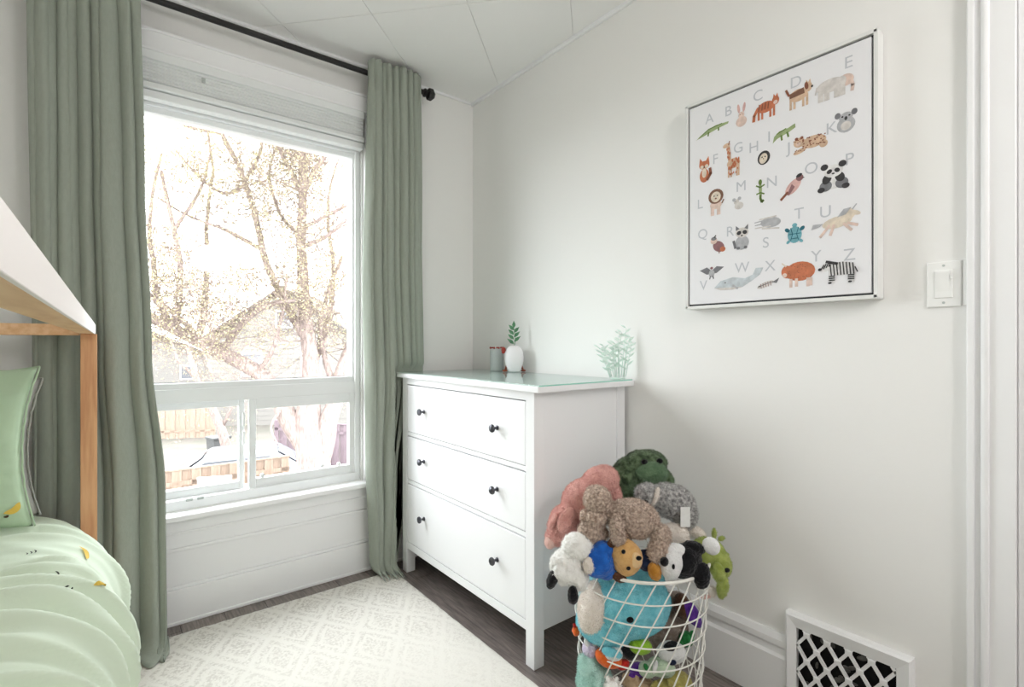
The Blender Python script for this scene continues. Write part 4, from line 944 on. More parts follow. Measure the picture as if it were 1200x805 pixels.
# ------------------------------------------------------------------ soft toys
TOYS = [
 ('plush_pig', 'rose pink plush pig leaning on the dresser side, snout down', (1.136, 1.090, 0.623), [
  ('body', 'pink', 0.0022, [(0.059,0.009,0.056, 0.0616,0.0528,0.0499, 35), (0.003,-0.000,0.006, 0.0675,0.0587,0.0587, 50), (-0.047,-0.006,-0.059, 0.0516,0.0499,0.0516, 50), (-0.079,-0.009,-0.100, 0.0340,0.0323,0.0293, 30), (0.097,0.006,0.023, 0.0282,0.0293,0.0411, 10)]),
  ('ear', 'pink', 0.0015, [(-0.053,-0.056,-0.035, 0.0211,0.0094,0.0422, -25)]),
  ('ear', 'pink', 0.0015, [(-0.091,-0.035,-0.047, 0.0106,0.0176,0.0293, -25)]),
  ('snout', 'palepink', 0.001, [(-0.099,-0.025,-0.114, 0.0153,0.0176,0.0199, 20)]),
 ]),
 ('plush_turtle', 'dark green spotted plush turtle at the top of the heap', (1.415, 1.073, 0.676), [
  ('body', 'green', 0.003, [(-0.049,-0.000,-0.026, 0.0530,0.0517,0.0744, 8), (0.006,-0.000,0.026, 0.0763,0.0517,0.0466, 5), (0.032,0.013,-0.032, 0.0711,0.0453,0.0517, 0)]),
  ('muzzle', 'green_light', 0.0015, [(0.021,-0.042,0.006, 0.0543,0.0297,0.0388, 0)]),
  ('arm', 'green', 0.003, [(0.076,-0.019,-0.023, 0.0233,0.0220,0.0336, 20)]),
  ('eye', 'black', 0, [(0.044,-0.047,0.047, 0.0110,0.0078,0.0091, 0)]),
  ('eye', 'black', 0, [(-0.006,-0.047,0.044, 0.0110,0.0078,0.0091, 0)]),
 ]),
 ('plush_bear', 'taupe mottled shaggy plush bear lying on its side', (1.166, 0.952, 0.607), [
  ('body', 'taupe', 0.005, [(0.028,-0.000,-0.003, 0.0763,0.0553,0.0542, -12), (-0.025,-0.000,0.006, 0.0332,0.0332,0.0304, 0), (-0.076,-0.006,0.051, 0.0398,0.0398,0.0420, 15)]),
  ('muzzle', 'taupe', 0.004, [(-0.101,-0.022,-0.033, 0.0321,0.0276,0.0321, 0), (-0.083,-0.017,0.000, 0.0304,0.0276,0.0332, 0), (-0.069,-0.011,-0.044, 0.0221,0.0221,0.0249, 0)]),
  ('arm', 'taupe', 0.004, [(-0.030,-0.053,-0.006, 0.0221,0.0188,0.0221, 0), (-0.027,-0.055,-0.033, 0.0210,0.0188,0.0287, 12)]),
  ('leg', 'taupe', 0.004, [(0.097,-0.039,-0.039, 0.0287,0.0249,0.0321, 0), (0.087,-0.047,-0.075, 0.0265,0.0232,0.0365, -22)]),
  ('ear', 'taupe', 0.004, [(-0.108,-0.014,0.006, 0.0199,0.0122,0.0221, 0)]),
  ('nose', 'black', 0, [(-0.116,-0.048,-0.047, 0.0077,0.0055,0.0061, 0)]),
 ]),
 ('plush_koala', 'grey plush koala with a white sewn-in tag', (1.382, 0.946, 0.598), [
  ('body', 'grey', 0.004, [(0.006,-0.000,0.015, 0.0752,0.0541,0.0529, -14), (0.048,-0.000,-0.030, 0.0373,0.0421,0.0481, -20)]),
  ('head', 'grey', 0.003, [(-0.075,-0.015,0.042, 0.0349,0.0331,0.0325, 20)]),
  ('cheek', 'cream', 0.002, [(-0.055,-0.040,0.042, 0.0084,0.0132,0.0313, -20)]),
  ('foot', 'cream', 0.002, [(0.006,-0.042,-0.077, 0.0433,0.0301,0.0361, -20)]),
  ('foot', 'cream', 0.002, [(0.083,-0.012,-0.084, 0.0337,0.0217,0.0205, -42)]),
  ('tag', 'white_tag', -1, [(0.031,-0.057,-0.015, 0.0144,0.0012,0.0301, 6)]),
  ('nose', 'black', 0, [(-0.087,-0.046,0.027, 0.0084,0.0060,0.0072, 0)]),
 ]),
 ('plush_lamb', 'fluffy white plush lamb with black hooves over the rim', (1.012, 1.022, 0.497), [
  ('body', 'white', 0.0045, [(-0.005,-0.000,-0.016, 0.0441,0.0430,0.0495, 0), (0.024,-0.000,0.040, 0.0419,0.0376,0.0376, 0), (-0.027,-0.011,0.000, 0.0242,0.0242,0.0215, 0), (0.030,-0.000,-0.043, 0.0269,0.0323,0.0376, 0)]),
  ('leg', 'white', 0.003, [(-0.026,-0.027,-0.016, 0.0204,0.0215,0.0247, 20)]),
  ('hoof', 'black', 0.0015, [(-0.046,-0.028,-0.038, 0.0151,0.0161,0.0290, -22)]),
  ('hoof', 'black', 0.0015, [(0.010,-0.027,-0.082, 0.0151,0.0151,0.0269, 0)]),
 ]),
 ('plush_teddy', 'tan teddy with a bright blue jumper at the front rim', (1.109, 0.939, 0.499), [
  ('head', 'tan', 0.0012, [(0.035,-0.000,0.011, 0.0450,0.0375,0.0514, 10)]),
  ('jumper', 'blue', 0.0015, [(-0.043,0.003,-0.003, 0.0493,0.0375,0.0439, -10), (-0.029,0.005,0.032, 0.0321,0.0241,0.0241, 0), (-0.021,0.003,-0.029, 0.0279,0.0241,0.0241, 0)]),
  ('paw', 'cream', 0.0015, [(-0.074,-0.021,0.000, 0.0161,0.0171,0.0225, 0)]),
  ('muzzle', 'tan_light', 0.001, [(0.054,-0.028,0.015, 0.0182,0.0139,0.0225, 10)]),
  ('nose', 'black', 0, [(0.060,-0.041,0.026, 0.0080,0.0048,0.0064, 0)]),
  ('eye', 'black', 0, [(0.020,-0.032,0.040, 0.0059,0.0048,0.0059, 0)]),
  ('eye', 'black', 0, [(0.033,-0.035,-0.004, 0.0059,0.0048,0.0059, 0)]),
  ('ear', 'brown', 0.0015, [(-0.003,-0.005,0.054, 0.0193,0.0096,0.0139, 30)]),
  ('ear', 'brown', 0.0015, [(0.013,-0.011,-0.040, 0.0225,0.0096,0.0139, -20)]),
  ('foot', 'gold', 0.0015, [(0.114,-0.005,-0.025, 0.0193,0.0193,0.0268, 15)]),
  ('trousers', 'navy', 0.0015, [(0.094,0.019,-0.005, 0.0279,0.0214,0.0321, 0)]),
 ]),
 ('plush_puppy', 'black plush puppy with a white face at the right rim', (1.265, 0.835, 0.492), [
  ('body', 'black', 0.002, [(0.019,0.005,-0.003, 0.0476,0.0406,0.0498, 0), (0.049,0.008,0.038, 0.0325,0.0217,0.0162, -15)]),
  ('face', 'white_felt', 0.001, [(-0.028,-0.023,0.000, 0.0314,0.0238,0.0433, -10), (-0.019,-0.016,0.037, 0.0336,0.0195,0.0195, 10)]),
  ('nose', 'black', 0, [(-0.053,-0.041,0.017, 0.0119,0.0097,0.0130, 0)]),
  ('eye', 'black', 0, [(-0.030,-0.048,0.006, 0.0043,0.0032,0.0076, 0)]),
  ('ear', 'black', 0.002, [(0.057,-0.024,-0.030, 0.0249,0.0141,0.0379, -5)]),
  ('paw', 'white_felt', 0.001, [(0.093,-0.000,0.043, 0.0260,0.0184,0.0238, -30)]),
 ]),
 ('plush_dragon', 'lime green plush dragon draped over the right rim', (1.430, 0.819, 0.460), [
  ('body', 'lime', 0.002, [(-0.017,0.012,0.012, 0.0547,0.0403,0.0460, -20), (0.014,-0.003,-0.017, 0.0334,0.0316,0.0403, 0)]),
  ('leg', 'lime', 0.0015, [(0.000,-0.026,-0.029, 0.0196,0.0173,0.0345, 15), (0.012,-0.026,-0.072, 0.0173,0.0161,0.0357, -8)]),
  ('crest', 'lime', 0.001, [(0.000,0.006,0.075, 0.0069,0.0069,0.0196, 0)]),
  ('crest', 'lime', 0.001, [(0.022,0.006,0.060, 0.0115,0.0058,0.0058, 20)]),
  ('crest', 'lime', 0.001, [(0.035,-0.000,0.014, 0.0092,0.0058,0.0058, 0)]),
  ('eye', 'black', 0, [(0.021,-0.036,-0.017, 0.0086,0.0046,0.0069, 0)]),
 ]),
 ('plush_whale', 'big round turquoise plush whale behind the wires', (1.212, 0.985, 0.328), [
  ('body', 'teal', 0.0015, [(0.000,-0.000,0.011, 0.1377,0.0999,0.1051, -5), (-0.058,-0.000,-0.058, 0.0893,0.0788,0.0578, -10), (0.042,-0.000,0.068, 0.0788,0.0631,0.0473, 0)]),
  ('belly', 'cream', 0.002, [(-0.099,-0.027,0.008, 0.0420,0.0631,0.0788, -12)]),
  ('fin', 'teal', 0.001, [(-0.053,-0.079,-0.100, 0.0315,0.0105,0.0137, -20)]),
  ('eye', 'black', 0, [(-0.007,-0.103,0.008, 0.0105,0.0053,0.0084, 0)]),
 ]),
 ('plush_toy', 'grey-brown plush toy inside the basket, right of the turquoise whale', (1.376, 0.951, 0.229), [
  ('body', 'mushroom', 0.0015, [(0.000,-0.000,-0.017, 0.0634,0.0524,0.0882, 10), (0.028,-0.006,0.061, 0.0386,0.0331,0.0386, 0)]),
  ('ear', 'mushroom', 0.001, [(0.000,-0.011,0.077, 0.0187,0.0121,0.0243, 20)]),
 ]),
 ('plush_toy', 'brown plush toy with a purple wing at the right of the basket', (1.378, 0.873, 0.315), [
  ('body', 'brown', 0.0015, [(-0.019,-0.000,-0.005, 0.0276,0.0265,0.0425, 20)]),
  ('wing', 'purple', 0.001, [(0.004,-0.021,-0.016, 0.0202,0.0106,0.0467, 28)]),
 ]),
 ('plush_clownfish', 'orange plush clownfish with a white band low in the basket', (1.133, 0.978, 0.204), [
  ('body', 'orange', 0.001, [(0.000,-0.000,-0.005, 0.0431,0.0279,0.0243, -22)]),
  ('band', 'white_felt', 0.001, [(0.010,-0.010,0.015, 0.0279,0.0233,0.0203, -10)]),
  ('tail', 'red', 0.001, [(0.041,-0.005,-0.020, 0.0203,0.0122,0.0132, 20)]),
 ]),
 ('plush_frog', 'lime plush frog with black legs under the whale', (1.200, 0.924, 0.234), [
  ('body', 'lime2', 0.001, [(0.005,-0.000,0.001, 0.0334,0.0253,0.0213, 0)]),
  ('leg', 'black', 0.001, [(-0.030,-0.000,-0.020, 0.0243,0.0182,0.0152, -40)]),
 ]),
 ('plush_toy', 'small bright green plush toy by the right wires', (1.372, 0.878, 0.217), [
  ('body', 'kelly', 0.001, [(0.000,-0.000,-0.003, 0.0223,0.0202,0.0244, 0)]),
  ('arm', 'kelly', 0.001, [(-0.020,-0.010,-0.011, 0.0085,0.0074,0.0159, 25)]),
  ('arm', 'kelly', 0.001, [(0.014,-0.005,0.013, 0.0074,0.0074,0.0149, -20)]),
 ]),
 ('plush_panda', 'white and black plush panda at lower right of the basket', (1.298, 0.885, 0.201), [
  ('body', 'white_felt', 0.0015, [(0.003,-0.000,-0.005, 0.0439,0.0310,0.0320, 0)]),
  ('ear', 'black', 0.001, [(-0.003,-0.013,0.023, 0.0238,0.0155,0.0134, 10)]),
  ('eye', 'navy', 0, [(-0.003,-0.031,-0.014, 0.0114,0.0041,0.0083, 0)]),
 ]),
 ('plush_toy', 'white and lilac plush toy at the left wires above the mint one', (1.114, 1.031, 0.211), [
  ('body', 'lilac', 0.0012, [(0.000,-0.000,-0.005, 0.0248,0.0269,0.0289, 10)]),
  ('ear', 'white_felt', 0.0012, [(-0.013,-0.010,0.018, 0.0078,0.0072,0.0176, 20)]),
  ('ear', 'white_felt', 0.0012, [(0.010,-0.010,0.021, 0.0078,0.0072,0.0186, -12)]),
 ]),
 ('plush_toy', 'pale green plush toy low at the centre front of the basket', (1.261, 0.902, 0.161), [
  ('body', 'pale_green', 0.0012, [(0.010,-0.000,0.000, 0.0421,0.0308,0.0277, -10), (-0.031,-0.000,-0.008, 0.0257,0.0257,0.0216, 0)]),
  ('stripe', 'white_felt', 0.0012, [(-0.015,-0.022,0.013, 0.0082,0.0082,0.0226, -15)]),
  ('arm', 'kelly', 0.0012, [(-0.036,-0.015,0.005, 0.0072,0.0072,0.0175, 30)]),
 ]),
 ('plush_toy', 'dark purple plush toy wedged under the orange clownfish', (1.225, 0.943, 0.144), [
  ('body', 'purple', 0.0012, [(0.000,0.005,-0.001, 0.0269,0.0207,0.0196, 0)]),
  ('arm', 'white_felt', 0.0012, [(0.021,-0.013,0.005, 0.0072,0.0062,0.0165, -30)]),
  ('arm', 'purple', 0.0012, [(-0.021,-0.005,-0.013, 0.0124,0.0093,0.0083, 20)]),
 ]),
 ('plush_toy', 'mint green fleecy plush toy at the bottom left of the basket', (1.112, 1.020, 0.135), [
  ('body', 'mint', 0.0012, [(0.005,-0.000,-0.015, 0.0513,0.0513,0.0513, 0), (-0.015,-0.005,0.031, 0.0298,0.0308,0.0318, 0)]),
  ('ear', 'mint', 0.0012, [(-0.031,-0.008,0.051, 0.0123,0.0092,0.0164, 20)]),
  ('ear', 'mint', 0.0012, [(0.006,-0.008,0.051, 0.0123,0.0092,0.0164, -20)]),
 ]),
 ('plush_toy', 'small fluffy white plush toy at the basket bottom', (1.131, 0.966, 0.137), [
  ('body', 'white', 0.0012, [(0.000,-0.015,-0.005, 0.0262,0.0252,0.0231, 0)]),
  ('ear', 'white', 0.0012, [(-0.013,-0.017,0.018, 0.0070,0.0060,0.0111, 15)]),
  ('ear', 'white', 0.0012, [(0.010,-0.017,0.019, 0.0070,0.0060,0.0111, -15)]),
 ]),
 ('plush_toy', 'olive yellow plush toy at the bottom right of the basket', (1.297, 0.873, 0.110), [
  ('body', 'olive', 0.0012, [(0.010,-0.000,0.000, 0.0462,0.0436,0.0359, 0), (-0.036,-0.010,-0.005, 0.0267,0.0257,0.0236, 0)]),
  ('arm', 'olive', 0.0012, [(-0.015,-0.031,0.018, 0.0103,0.0103,0.0226, 30)]),
  ('leg', 'olive', 0.0012, [(-0.062,-0.021,0.003, 0.0134,0.0134,0.0236, -15)]),
 ]),
 ('plush_toy', 'tan plush toy at the bottom centre of the basket', (1.229, 0.940, 0.093), [
  ('body', 'sand', 0.0012, [(0.000,-0.000,-0.005, 0.0517,0.0388,0.0331, 0), (-0.031,-0.005,0.021, 0.0258,0.0238,0.0227, 0)]),
  ('ear', 'sand', 0.0012, [(-0.047,-0.007,0.039, 0.0093,0.0072,0.0114, 15)]),
  ('ear', 'sand', 0.0012, [(-0.014,-0.007,0.039, 0.0093,0.0072,0.0114, -15)]),
 ]),
 ('plush_toy', 'tiny orange plush toy poking out at the left wires', (1.102, 1.079, 0.246), [
  ('body', 'orange', 0.0012, [(0.000,-0.000,-0.001, 0.0116,0.0148,0.0158, 0)]),
  ('arm', 'red', 0.0012, [(-0.005,-0.003,0.015, 0.0047,0.0042,0.0084, 20)]),
 ]),
 ('plush_toy', 'pink and white plush paw sticking out below the lime dragon', (1.419, 0.828, 0.357), [
  ('body', 'cream', 0.0012, [(0.005,-0.000,0.004, 0.0137,0.0137,0.0179, -15)]),
  ('stripe', 'palepink', 0.0012, [(-0.016,-0.005,-0.008, 0.0169,0.0095,0.0058, 10)]),
 ]),
]
for name, label, loc, parts in TOYS:
    t = empty(name, loc, R(-38.4)); tag(t, label, 'soft toy', 'soft toys heaped in the wire basket')
    for pn, pm, fz, sh in parts:
        m = MB()
        if fz < 0:
            for s in sh: m.box(s[0] - s[3], s[0] + s[3], s[1] - .001, s[1] + .001, s[2] - s[5], s[2] + s[5])
            m.build(pn, pm, t); continue
        for (x_, y_, z_, rx_, ry_, rz_, rot) in sh: m.ell((x_, y_, z_), (rx_, ry_, rz_), rot, 24 if fz else 14)
        o = m.build(pn, pm, t, True)
        if fz:
            sz = max(max(s[3:6]) for s in sh)
            rm = o.modifiers.new('fuse', 'REMESH'); rm.mode = 'VOXEL'; rm.voxel_size = max(.0028, min(.0045, sz / 16)); rm.use_smooth_shade = True
            sm = o.modifiers.new('soft', 'SMOOTH'); sm.iterations = 8; sm.factor = .5
            later(o, fz)

# ------------------------------------------------------------------ added fill light behind the viewer, shaped as a hanging globe
cl = empty('pendant_lamp', (.75, -.85, 1.95)); tag(cl, 'round white globe added as an unseen fill light behind the viewer', 'lamp')
MB().ell((0, 0, 0), (.11, .11, .11), n=32).build('globe', 'lamp_globe', cl, True)
MB().tube([(0, 0, .10), (0, 0, ZC - 1.95 - .02)], .004, 8).build('cord', 'black_metal', cl)
MB().lathe([(0, ZC - 1.95 - .025), (.05, ZC - 1.95 - .025), (.05, ZC - 1.95), (0, ZC - 1.95)], n=24).build('ceiling_rose', 'trim_paint', cl, 40)
L_ = bpy.data.lights.new('lamp_light', 'POINT'); L_.shadow_soft_size = .13; L_.energy = FILL; L_.color = (1, .985, .97)
lo = bpy.data.objects.new('lamp_light', L_); COL.objects.link(lo); lo.location = (.75, -.85, 1.95)

# ------------------------------------------------------------------ outdoors (one storey down)
GZ = -3.2
struct(MB().box(-40, 60, 3.2, 90, GZ - .2, GZ).build('ground', 'lawn'))
struct(MB().box(.5, 9, 12.6, 17.5, GZ, GZ + .01).build('pavement', 'concrete'))
def fence(name, label, A, B, z1, bw, mt, skip=()):
    A = Vector(A); B = Vector(B); d = B - A; n = max(1, int(d.length / bw)); ang = math.atan2(d.y, d.x)
    root = empty(name, (A.x, A.y, GZ), ang); tag(root, label, 'fence'); h = z1 - GZ
    proto = None; step = d.length / n
    for k in range(n):
        off = .018 if k % 2 else -.018
        if any(s0 < k * step < s1 for s0, s1 in skip): continue
        if proto is None: proto = MB().box(.01, step + .012, -.012, .012, .03, h, b=.004).build('board', mt, root); c = proto
        else: c = proto.copy(); c.parent = root; COL.objects.link(c)
        c.location = (k * step, off, random.uniform(-.01, .01))
    for zz in (.3, h - .3): MB().box(0, d.length, -.03, .0, zz, zz + .09).build('rail', mt, root)
    MB().box(-.02, d.length + .02, -.04, .04, h, h + .03).build('cap_rail', mt, root)
    for k in range(0, n + 1, 10): MB().box(k * step - .045, k * step + .045, .02, .11, 0, h).build('post', mt, root)
    return root
nf = fence('board_fence', 'orange cedar board fence close below the window', (0.27, 11.97, 0), (3.11, 11.91, 0), -1.4, .16, 'fence_cedar')
fence('board_fence', 'pale orange board fence at the far end of the yard', (0.64, 28.20, 0), (3.78, 26.61, 0), -1.4, .2, 'fence_cedar')
fence('board_fence', 'dark reddish board fence behind the tree trunk', (4.21, 17.72, 0), (6.12, 14.80, 0), -1.4, .16, 'fence_red')
gt = empty('gate', (1.61, 11.36, GZ), R(-22)); tag(gt, 'white gate panel in front of the cedar fence', 'gate')
for k in range(4): MB().box(-.30 + .15 * k, -.155 + .15 * k, -.02, .01, .1, 1.72, b=.004).build('board', 'gate_white', gt)
MB().box(-.3, .3, .01, .04, .3, .4).box(-.3, .3, .01, .04, 1.4, 1.5).build('brace', 'gate_white', gt)

car = empty('parked_car', (2.32, 15.00, GZ), R(-14)); tag(car, 'white car parked behind the cedar fence', 'car')
sec = [(-2.1, .35), (-2.15, .75), (-1.95, .95), (-1.0, 1.05), (-.35, 1.5), (1.2, 1.55), (1.9, 1.1), (2.1, .95), (2.1, .35)]
m = MB(); m.prism(sec, -.85, .85); o = m.build('body', 'car_white', car)
bv = o.modifiers.new('round', 'BEVEL'); bv.width = .08; bv.segments = 3; later(o)
for s in (-.856, .856): MB().prism([(-.85, 1.07), (-.32, 1.42), (1.1, 1.46), (1.6, 1.1)], s - .004, s + .004).build('side_window', 'car_glass', car)
MB().add([(-.98, -.7, 1.10), (-.98, .7, 1.10), (-.42, .62, 1.50), (-.42, -.62, 1.50)], [(0, 1, 2, 3)]).build('windscreen', 'car_glass', car)
MB().add([(1.30, -.62, 1.53), (1.30, .62, 1.53), (1.88, .7, 1.14), (1.88, -.7, 1.14)], [(0, 1, 2, 3)]).build('rear_window', 'car_glass', car)
for a_ in (-1.35, 1.35):
    for s in (-.86, .7): MB().lathe([(0, 0), (.33, 0), (.33, .16), (0, .16)], (a_, s, .33), 24, 'y').build('wheel', 'rubber', car, 40)
for s in (-.95, .87): MB().box(-.75, -.6, s, s + .09, 1.05, 1.17, b=.02).build('wing_mirror', 'car_glass', car)
bn = empty('rubbish_bin', (3.02, 20.57, GZ), .3); tag(bn, 'dark grey wheeled bin standing beyond the white car', 'bin')
MB().prism([(-.22, .05), (.22, .05), (.28, .95), (-.28, .95)], -.28, .28).build('bin_body', 'bin_grey', bn); MB().box(-.31, .31, -.33, .31, .95, 1.03, b=.02).build('lid', 'bin_grey', bn)

def house(name, label, loc, rz, W, D, H, RH, wins):
    h = empty(name, loc, rz); tag(h, label, 'house')
    MB().box(-W / 2, W / 2, 0, D, 0, H).prism([(-W / 2, H), (W / 2, H), (0, H + RH)], 0, D).build('house_wall', 'siding', h)
    for k in range(int(H / .25)): MB().box(-W / 2, W / 2, -.02, .0, k * .25, k * .25 + .23).build('siding_board', 'siding', h)
    sl = math.hypot(W / 2, RH)
    for s in (-1, 1):
        MB().prism([(0, H + RH + .02), (0, H + RH + .16), (s * (W / 2 + .4), H - .4 * RH / (W / 2) + .14), (s * (W / 2 + .4), H - .4 * RH / (W / 2))], -.4, D + .4).build('roof_slope', 'shingle', h)
    for (wx, wz, ww, wh) in wins:
        f = MB().box(wx - ww / 2 - .08, wx + ww / 2 + .08, -.06, -.01, wz - wh / 2 - .08, wz + wh / 2 + .08).build('window_frame', 'gate_white', h)
        MB().box(wx - ww / 2, wx + ww / 2, -.07, -.05, wz - wh / 2, wz + wh / 2).build('pane', 'house_glass', f)
    return h
house('house', 'pale gabled house behind the tree, seen through its branches', (7.28, 28.69, GZ), R(-30), 7.5, 8, 4.6, 2.6, [(-1.6, 3.2, .9, 1.1), (1.4, 3.2, .9, 1.1), (0, 5.6, .7, .8)])
house('house', 'low white house far off by the bed-side curtain', (1.97, 44.37, GZ), R(-5), 9, 8, 3.2, 2.0, [(2.6, 2.2, .9, .9), (-1, 2.2, .9, .9)])

# a thin leaning tree beyond the car
st = empty('small_tree', (2.93, 17.45, GZ), R(-20)); tag(st, 'thin bare tree leaning left behind the white car', 'tree')
MB().tube([(0, 0, -.05), (-.06, 0, .8), (-.30, .05, 1.7), (-.62, .1, 2.5), (-1.0, .1, 3.3), (-1.2, .1, 4.2)], [.17, .15, .13, .11, .08, .05], 10).build('trunk', 'bark', st, True)
for P in ([(-.3, .05, 1.7), (-.05, .1, 2.3), (.1, .2, 3.2)], [(-.62, .1, 2.5), (-.5, 0, 3.2), (-.7, -.1, 4.0)], [(-1.0, .1, 3.3), (-1.5, .2, 3.8), (-1.7, .2, 4.6)]):
    MB().tube(P, [.06, .04, .015], 8).build('branch', 'bark', st, True)

# the big tree
LIMBS = [
 [(2.91,9.18,-2.79,0.340), (2.86,9.21,-1.27,0.300), (2.77,9.29,-0.44,0.270), (2.78,9.28,0.09,0.190), (2.81,9.26,0.69,0.150), (2.75,9.31,1.30,0.125), (2.67,9.37,2.21,0.100), (2.63,9.27,2.94,0.085), (2.62,9.16,3.75,0.070), (2.58,9.05,4.36,0.050), (2.53,8.97,5.05,0.040), (2.47,8.89,5.72,0.025)],
 [(2.70,9.35,-0.67,0.200), (2.46,9.41,-0.17,0.170), (2.13,9.54,0.48,0.135), (1.85,9.63,0.74,0.125), (1.51,9.77,0.94,0.115), (1.14,9.95,1.17,0.100), (0.74,10.13,1.40,0.090), (0.40,10.27,1.62,0.075), (-0.09,10.54,1.90,0.050)],
 [(2.88,9.21,-1.09,0.200), (3.03,9.08,-0.36,0.170), (3.17,9.10,0.02,0.140), (3.29,9.13,0.53,0.120), (3.50,9.09,1.23,0.100), (3.76,9.02,2.10,0.070)],
 [(2.62,9.16,3.72,0.040), (2.75,9.05,4.06,0.035), (2.95,8.89,4.36,0.030), (3.12,8.75,4.84,0.020)],
 [(2.59,9.18,3.72,0.035), (2.38,9.22,4.13,0.030), (2.22,9.22,4.50,0.027), (2.08,9.20,5.07,0.020)],
 [(2.72,9.33,1.22,0.060), (2.36,9.48,1.93,0.050), (2.07,9.59,2.74,0.042), (1.86,9.62,3.85,0.035), (1.51,9.77,4.64,0.030), (1.23,9.87,5.26,0.020)],
 [(1.48,9.80,0.97,0.045), (1.86,9.37,1.62,0.037), (2.12,9.04,1.78,0.030), (2.38,8.71,1.81,0.018)],
 [(1.32,9.93,1.06,0.040), (0.85,10.05,1.57,0.032), (0.54,10.16,1.87,0.028), (0.23,10.28,2.38,0.020)],
 [(2.67,9.24,2.79,0.030), (2.92,8.92,2.92,0.025), (3.18,8.58,3.24,0.020)],
 [(2.66,9.25,3.12,0.028), (2.89,8.94,3.28,0.022), (3.20,8.56,3.49,0.018)],
 [(0.79,10.09,1.36,0.045), (0.95,9.84,2.12,0.035), (0.83,9.81,2.94,0.028), (0.66,9.81,3.87,0.020)],
 [(1.97,9.54,0.61,0.035), (2.17,9.25,1.00,0.028), (2.27,9.05,1.50,0.022), (2.29,8.91,2.27,0.016)],
 [(1.86,9.62,3.85,0.025), (1.58,9.59,3.57,0.020), (1.22,9.62,3.73,0.015), (0.83,9.81,4.25,0.010)],
 [(2.07,9.59,2.74,0.028), (1.60,9.70,3.02,0.022), (1.10,9.85,3.15,0.016), (0.62,10.10,3.49,0.012)],
 [(2.31,9.27,-0.05,0.020), (2.15,9.27,-0.30,0.014), (2.21,9.09,-0.57,0.009)],
 [(3.19,9.08,0.23,0.050), (2.98,9.50,1.15,0.035), (3.14,9.38,2.09,0.028), (3.33,9.23,2.71,0.020)],
 [(0.74,10.13,1.40,0.050), (0.61,10.49,2.16,0.035), (0.51,10.83,3.22,0.025), (0.71,10.92,4.48,0.015)],
 [(1.14,9.95,1.17,0.050), (1.38,10.26,2.19,0.036), (1.35,10.67,3.31,0.026), (1.53,10.78,4.47,0.018), (1.35,11.05,5.62,0.010)],
 [(1.84,9.64,3.90,0.025), (2.06,9.34,4.50,0.018), (1.92,9.32,5.22,0.010)],
 [(1.48,9.80,4.66,0.022), (1.02,10.03,4.72,0.016), (0.57,10.27,4.99,0.010)],
 [(0.83,9.81,2.94,0.025), (1.17,9.67,3.59,0.018), (1.34,9.65,4.32,0.012)],
 [(2.66,9.37,2.96,0.030), (2.41,9.96,3.49,0.022), (2.30,10.30,4.26,0.016), (2.55,10.23,5.02,0.010)],
 [(2.87,9.47,0.69,0.060), (3.24,9.68,1.47,0.045), (3.44,9.91,2.65,0.030), (3.35,10.23,3.87,0.020), (3.62,10.14,4.92,0.012)],
]
tr = empty('maple_tree', (LIMBS[0][0][0], LIMBS[0][0][1], GZ)); tag(tr, 'large spring tree with budding leaves filling the window view', 'tree')
O_ = Vector(tr.location)
def smooth_path(P, it=2):
    P = [(Vector(a[:3]), a[3]) for a in P]
    for _ in range(it):
        Q = [P[0]]
        for a, b in zip(P, P[1:]): Q += [(a[0].lerp(b[0], .25), a[1] * .75 + b[1] * .25), (a[0].lerp(b[0], .75), a[1] * .25 + b[1] * .75)]
        Q.append(P[-1]); P = Q
    return P
LIMBS[0].insert(0, (LIMBS[0][0][0] + .05, LIMBS[0][0][1], GZ - .05, .42))
rnd = random.Random(21)
tips = []; twigs = MB(); nodes = []
for li, lb in enumerate(LIMBS):
    P = smooth_path(lb)
    P = [(a + Vector((noise.noise(a * 1.7), noise.noise(a * 1.7 + Vector((9, 0, 0))), 0)) * (.05 if li else .03), r_) for a, r_ in P]
    MB().tube([a - O_ for a, _ in P], [r_ * (1.3 if r_ < .07 else 1) for _, r_ in P], 10).build('trunk' if li == 0 else 'branch', 'bark', tr, True)
    for a, r_ in P:
        if a.z > .9 and r_ < .13: nodes.append((a, r_))
def twig(a, dirv, ln, r0, depth):
    pts = [a]; d = dirv.normalized(); n = 5
    for k in range(n):
        d = (d + Vector((rnd.gauss(0, .22), rnd.gauss(0, .22), rnd.gauss(.06, .18)))).normalized(); pts.append(pts[-1] + d * ln / n)
    twigs.tube([q - O_ for q in pts], [r0 * (1 - .8 * k / n) for k in range(n + 1)], 4, cap=False)
    for q in pts[2:]: tips.append(q)
    if depth:
        for k in range(2, n + 1):
            for _ in range(2 if depth > 1 else 1):
                dv = (d + Vector((rnd.gauss(0, .8), rnd.gauss(0, .8), rnd.gauss(.1, .6)))).normalized(); twig(pts[k], dv, ln * rnd.uniform(.45, .7), r0 * .55, depth - 1)
for a, r_ in nodes:
    for _ in range(2 if rnd.random() < .7 else 1):
        dv = Vector((rnd.gauss(0, 1), rnd.gauss(0, .6), rnd.gauss(.35, .7))); twig(a, dv, rnd.uniform(.5, 1.5), min(.009, max(.004, r_ * .25)), 2)
o = twigs.build('twigs', 'twig_bark', tr, True); o['kind'] = 'stuff'
lm = MB(); V = []; F = []
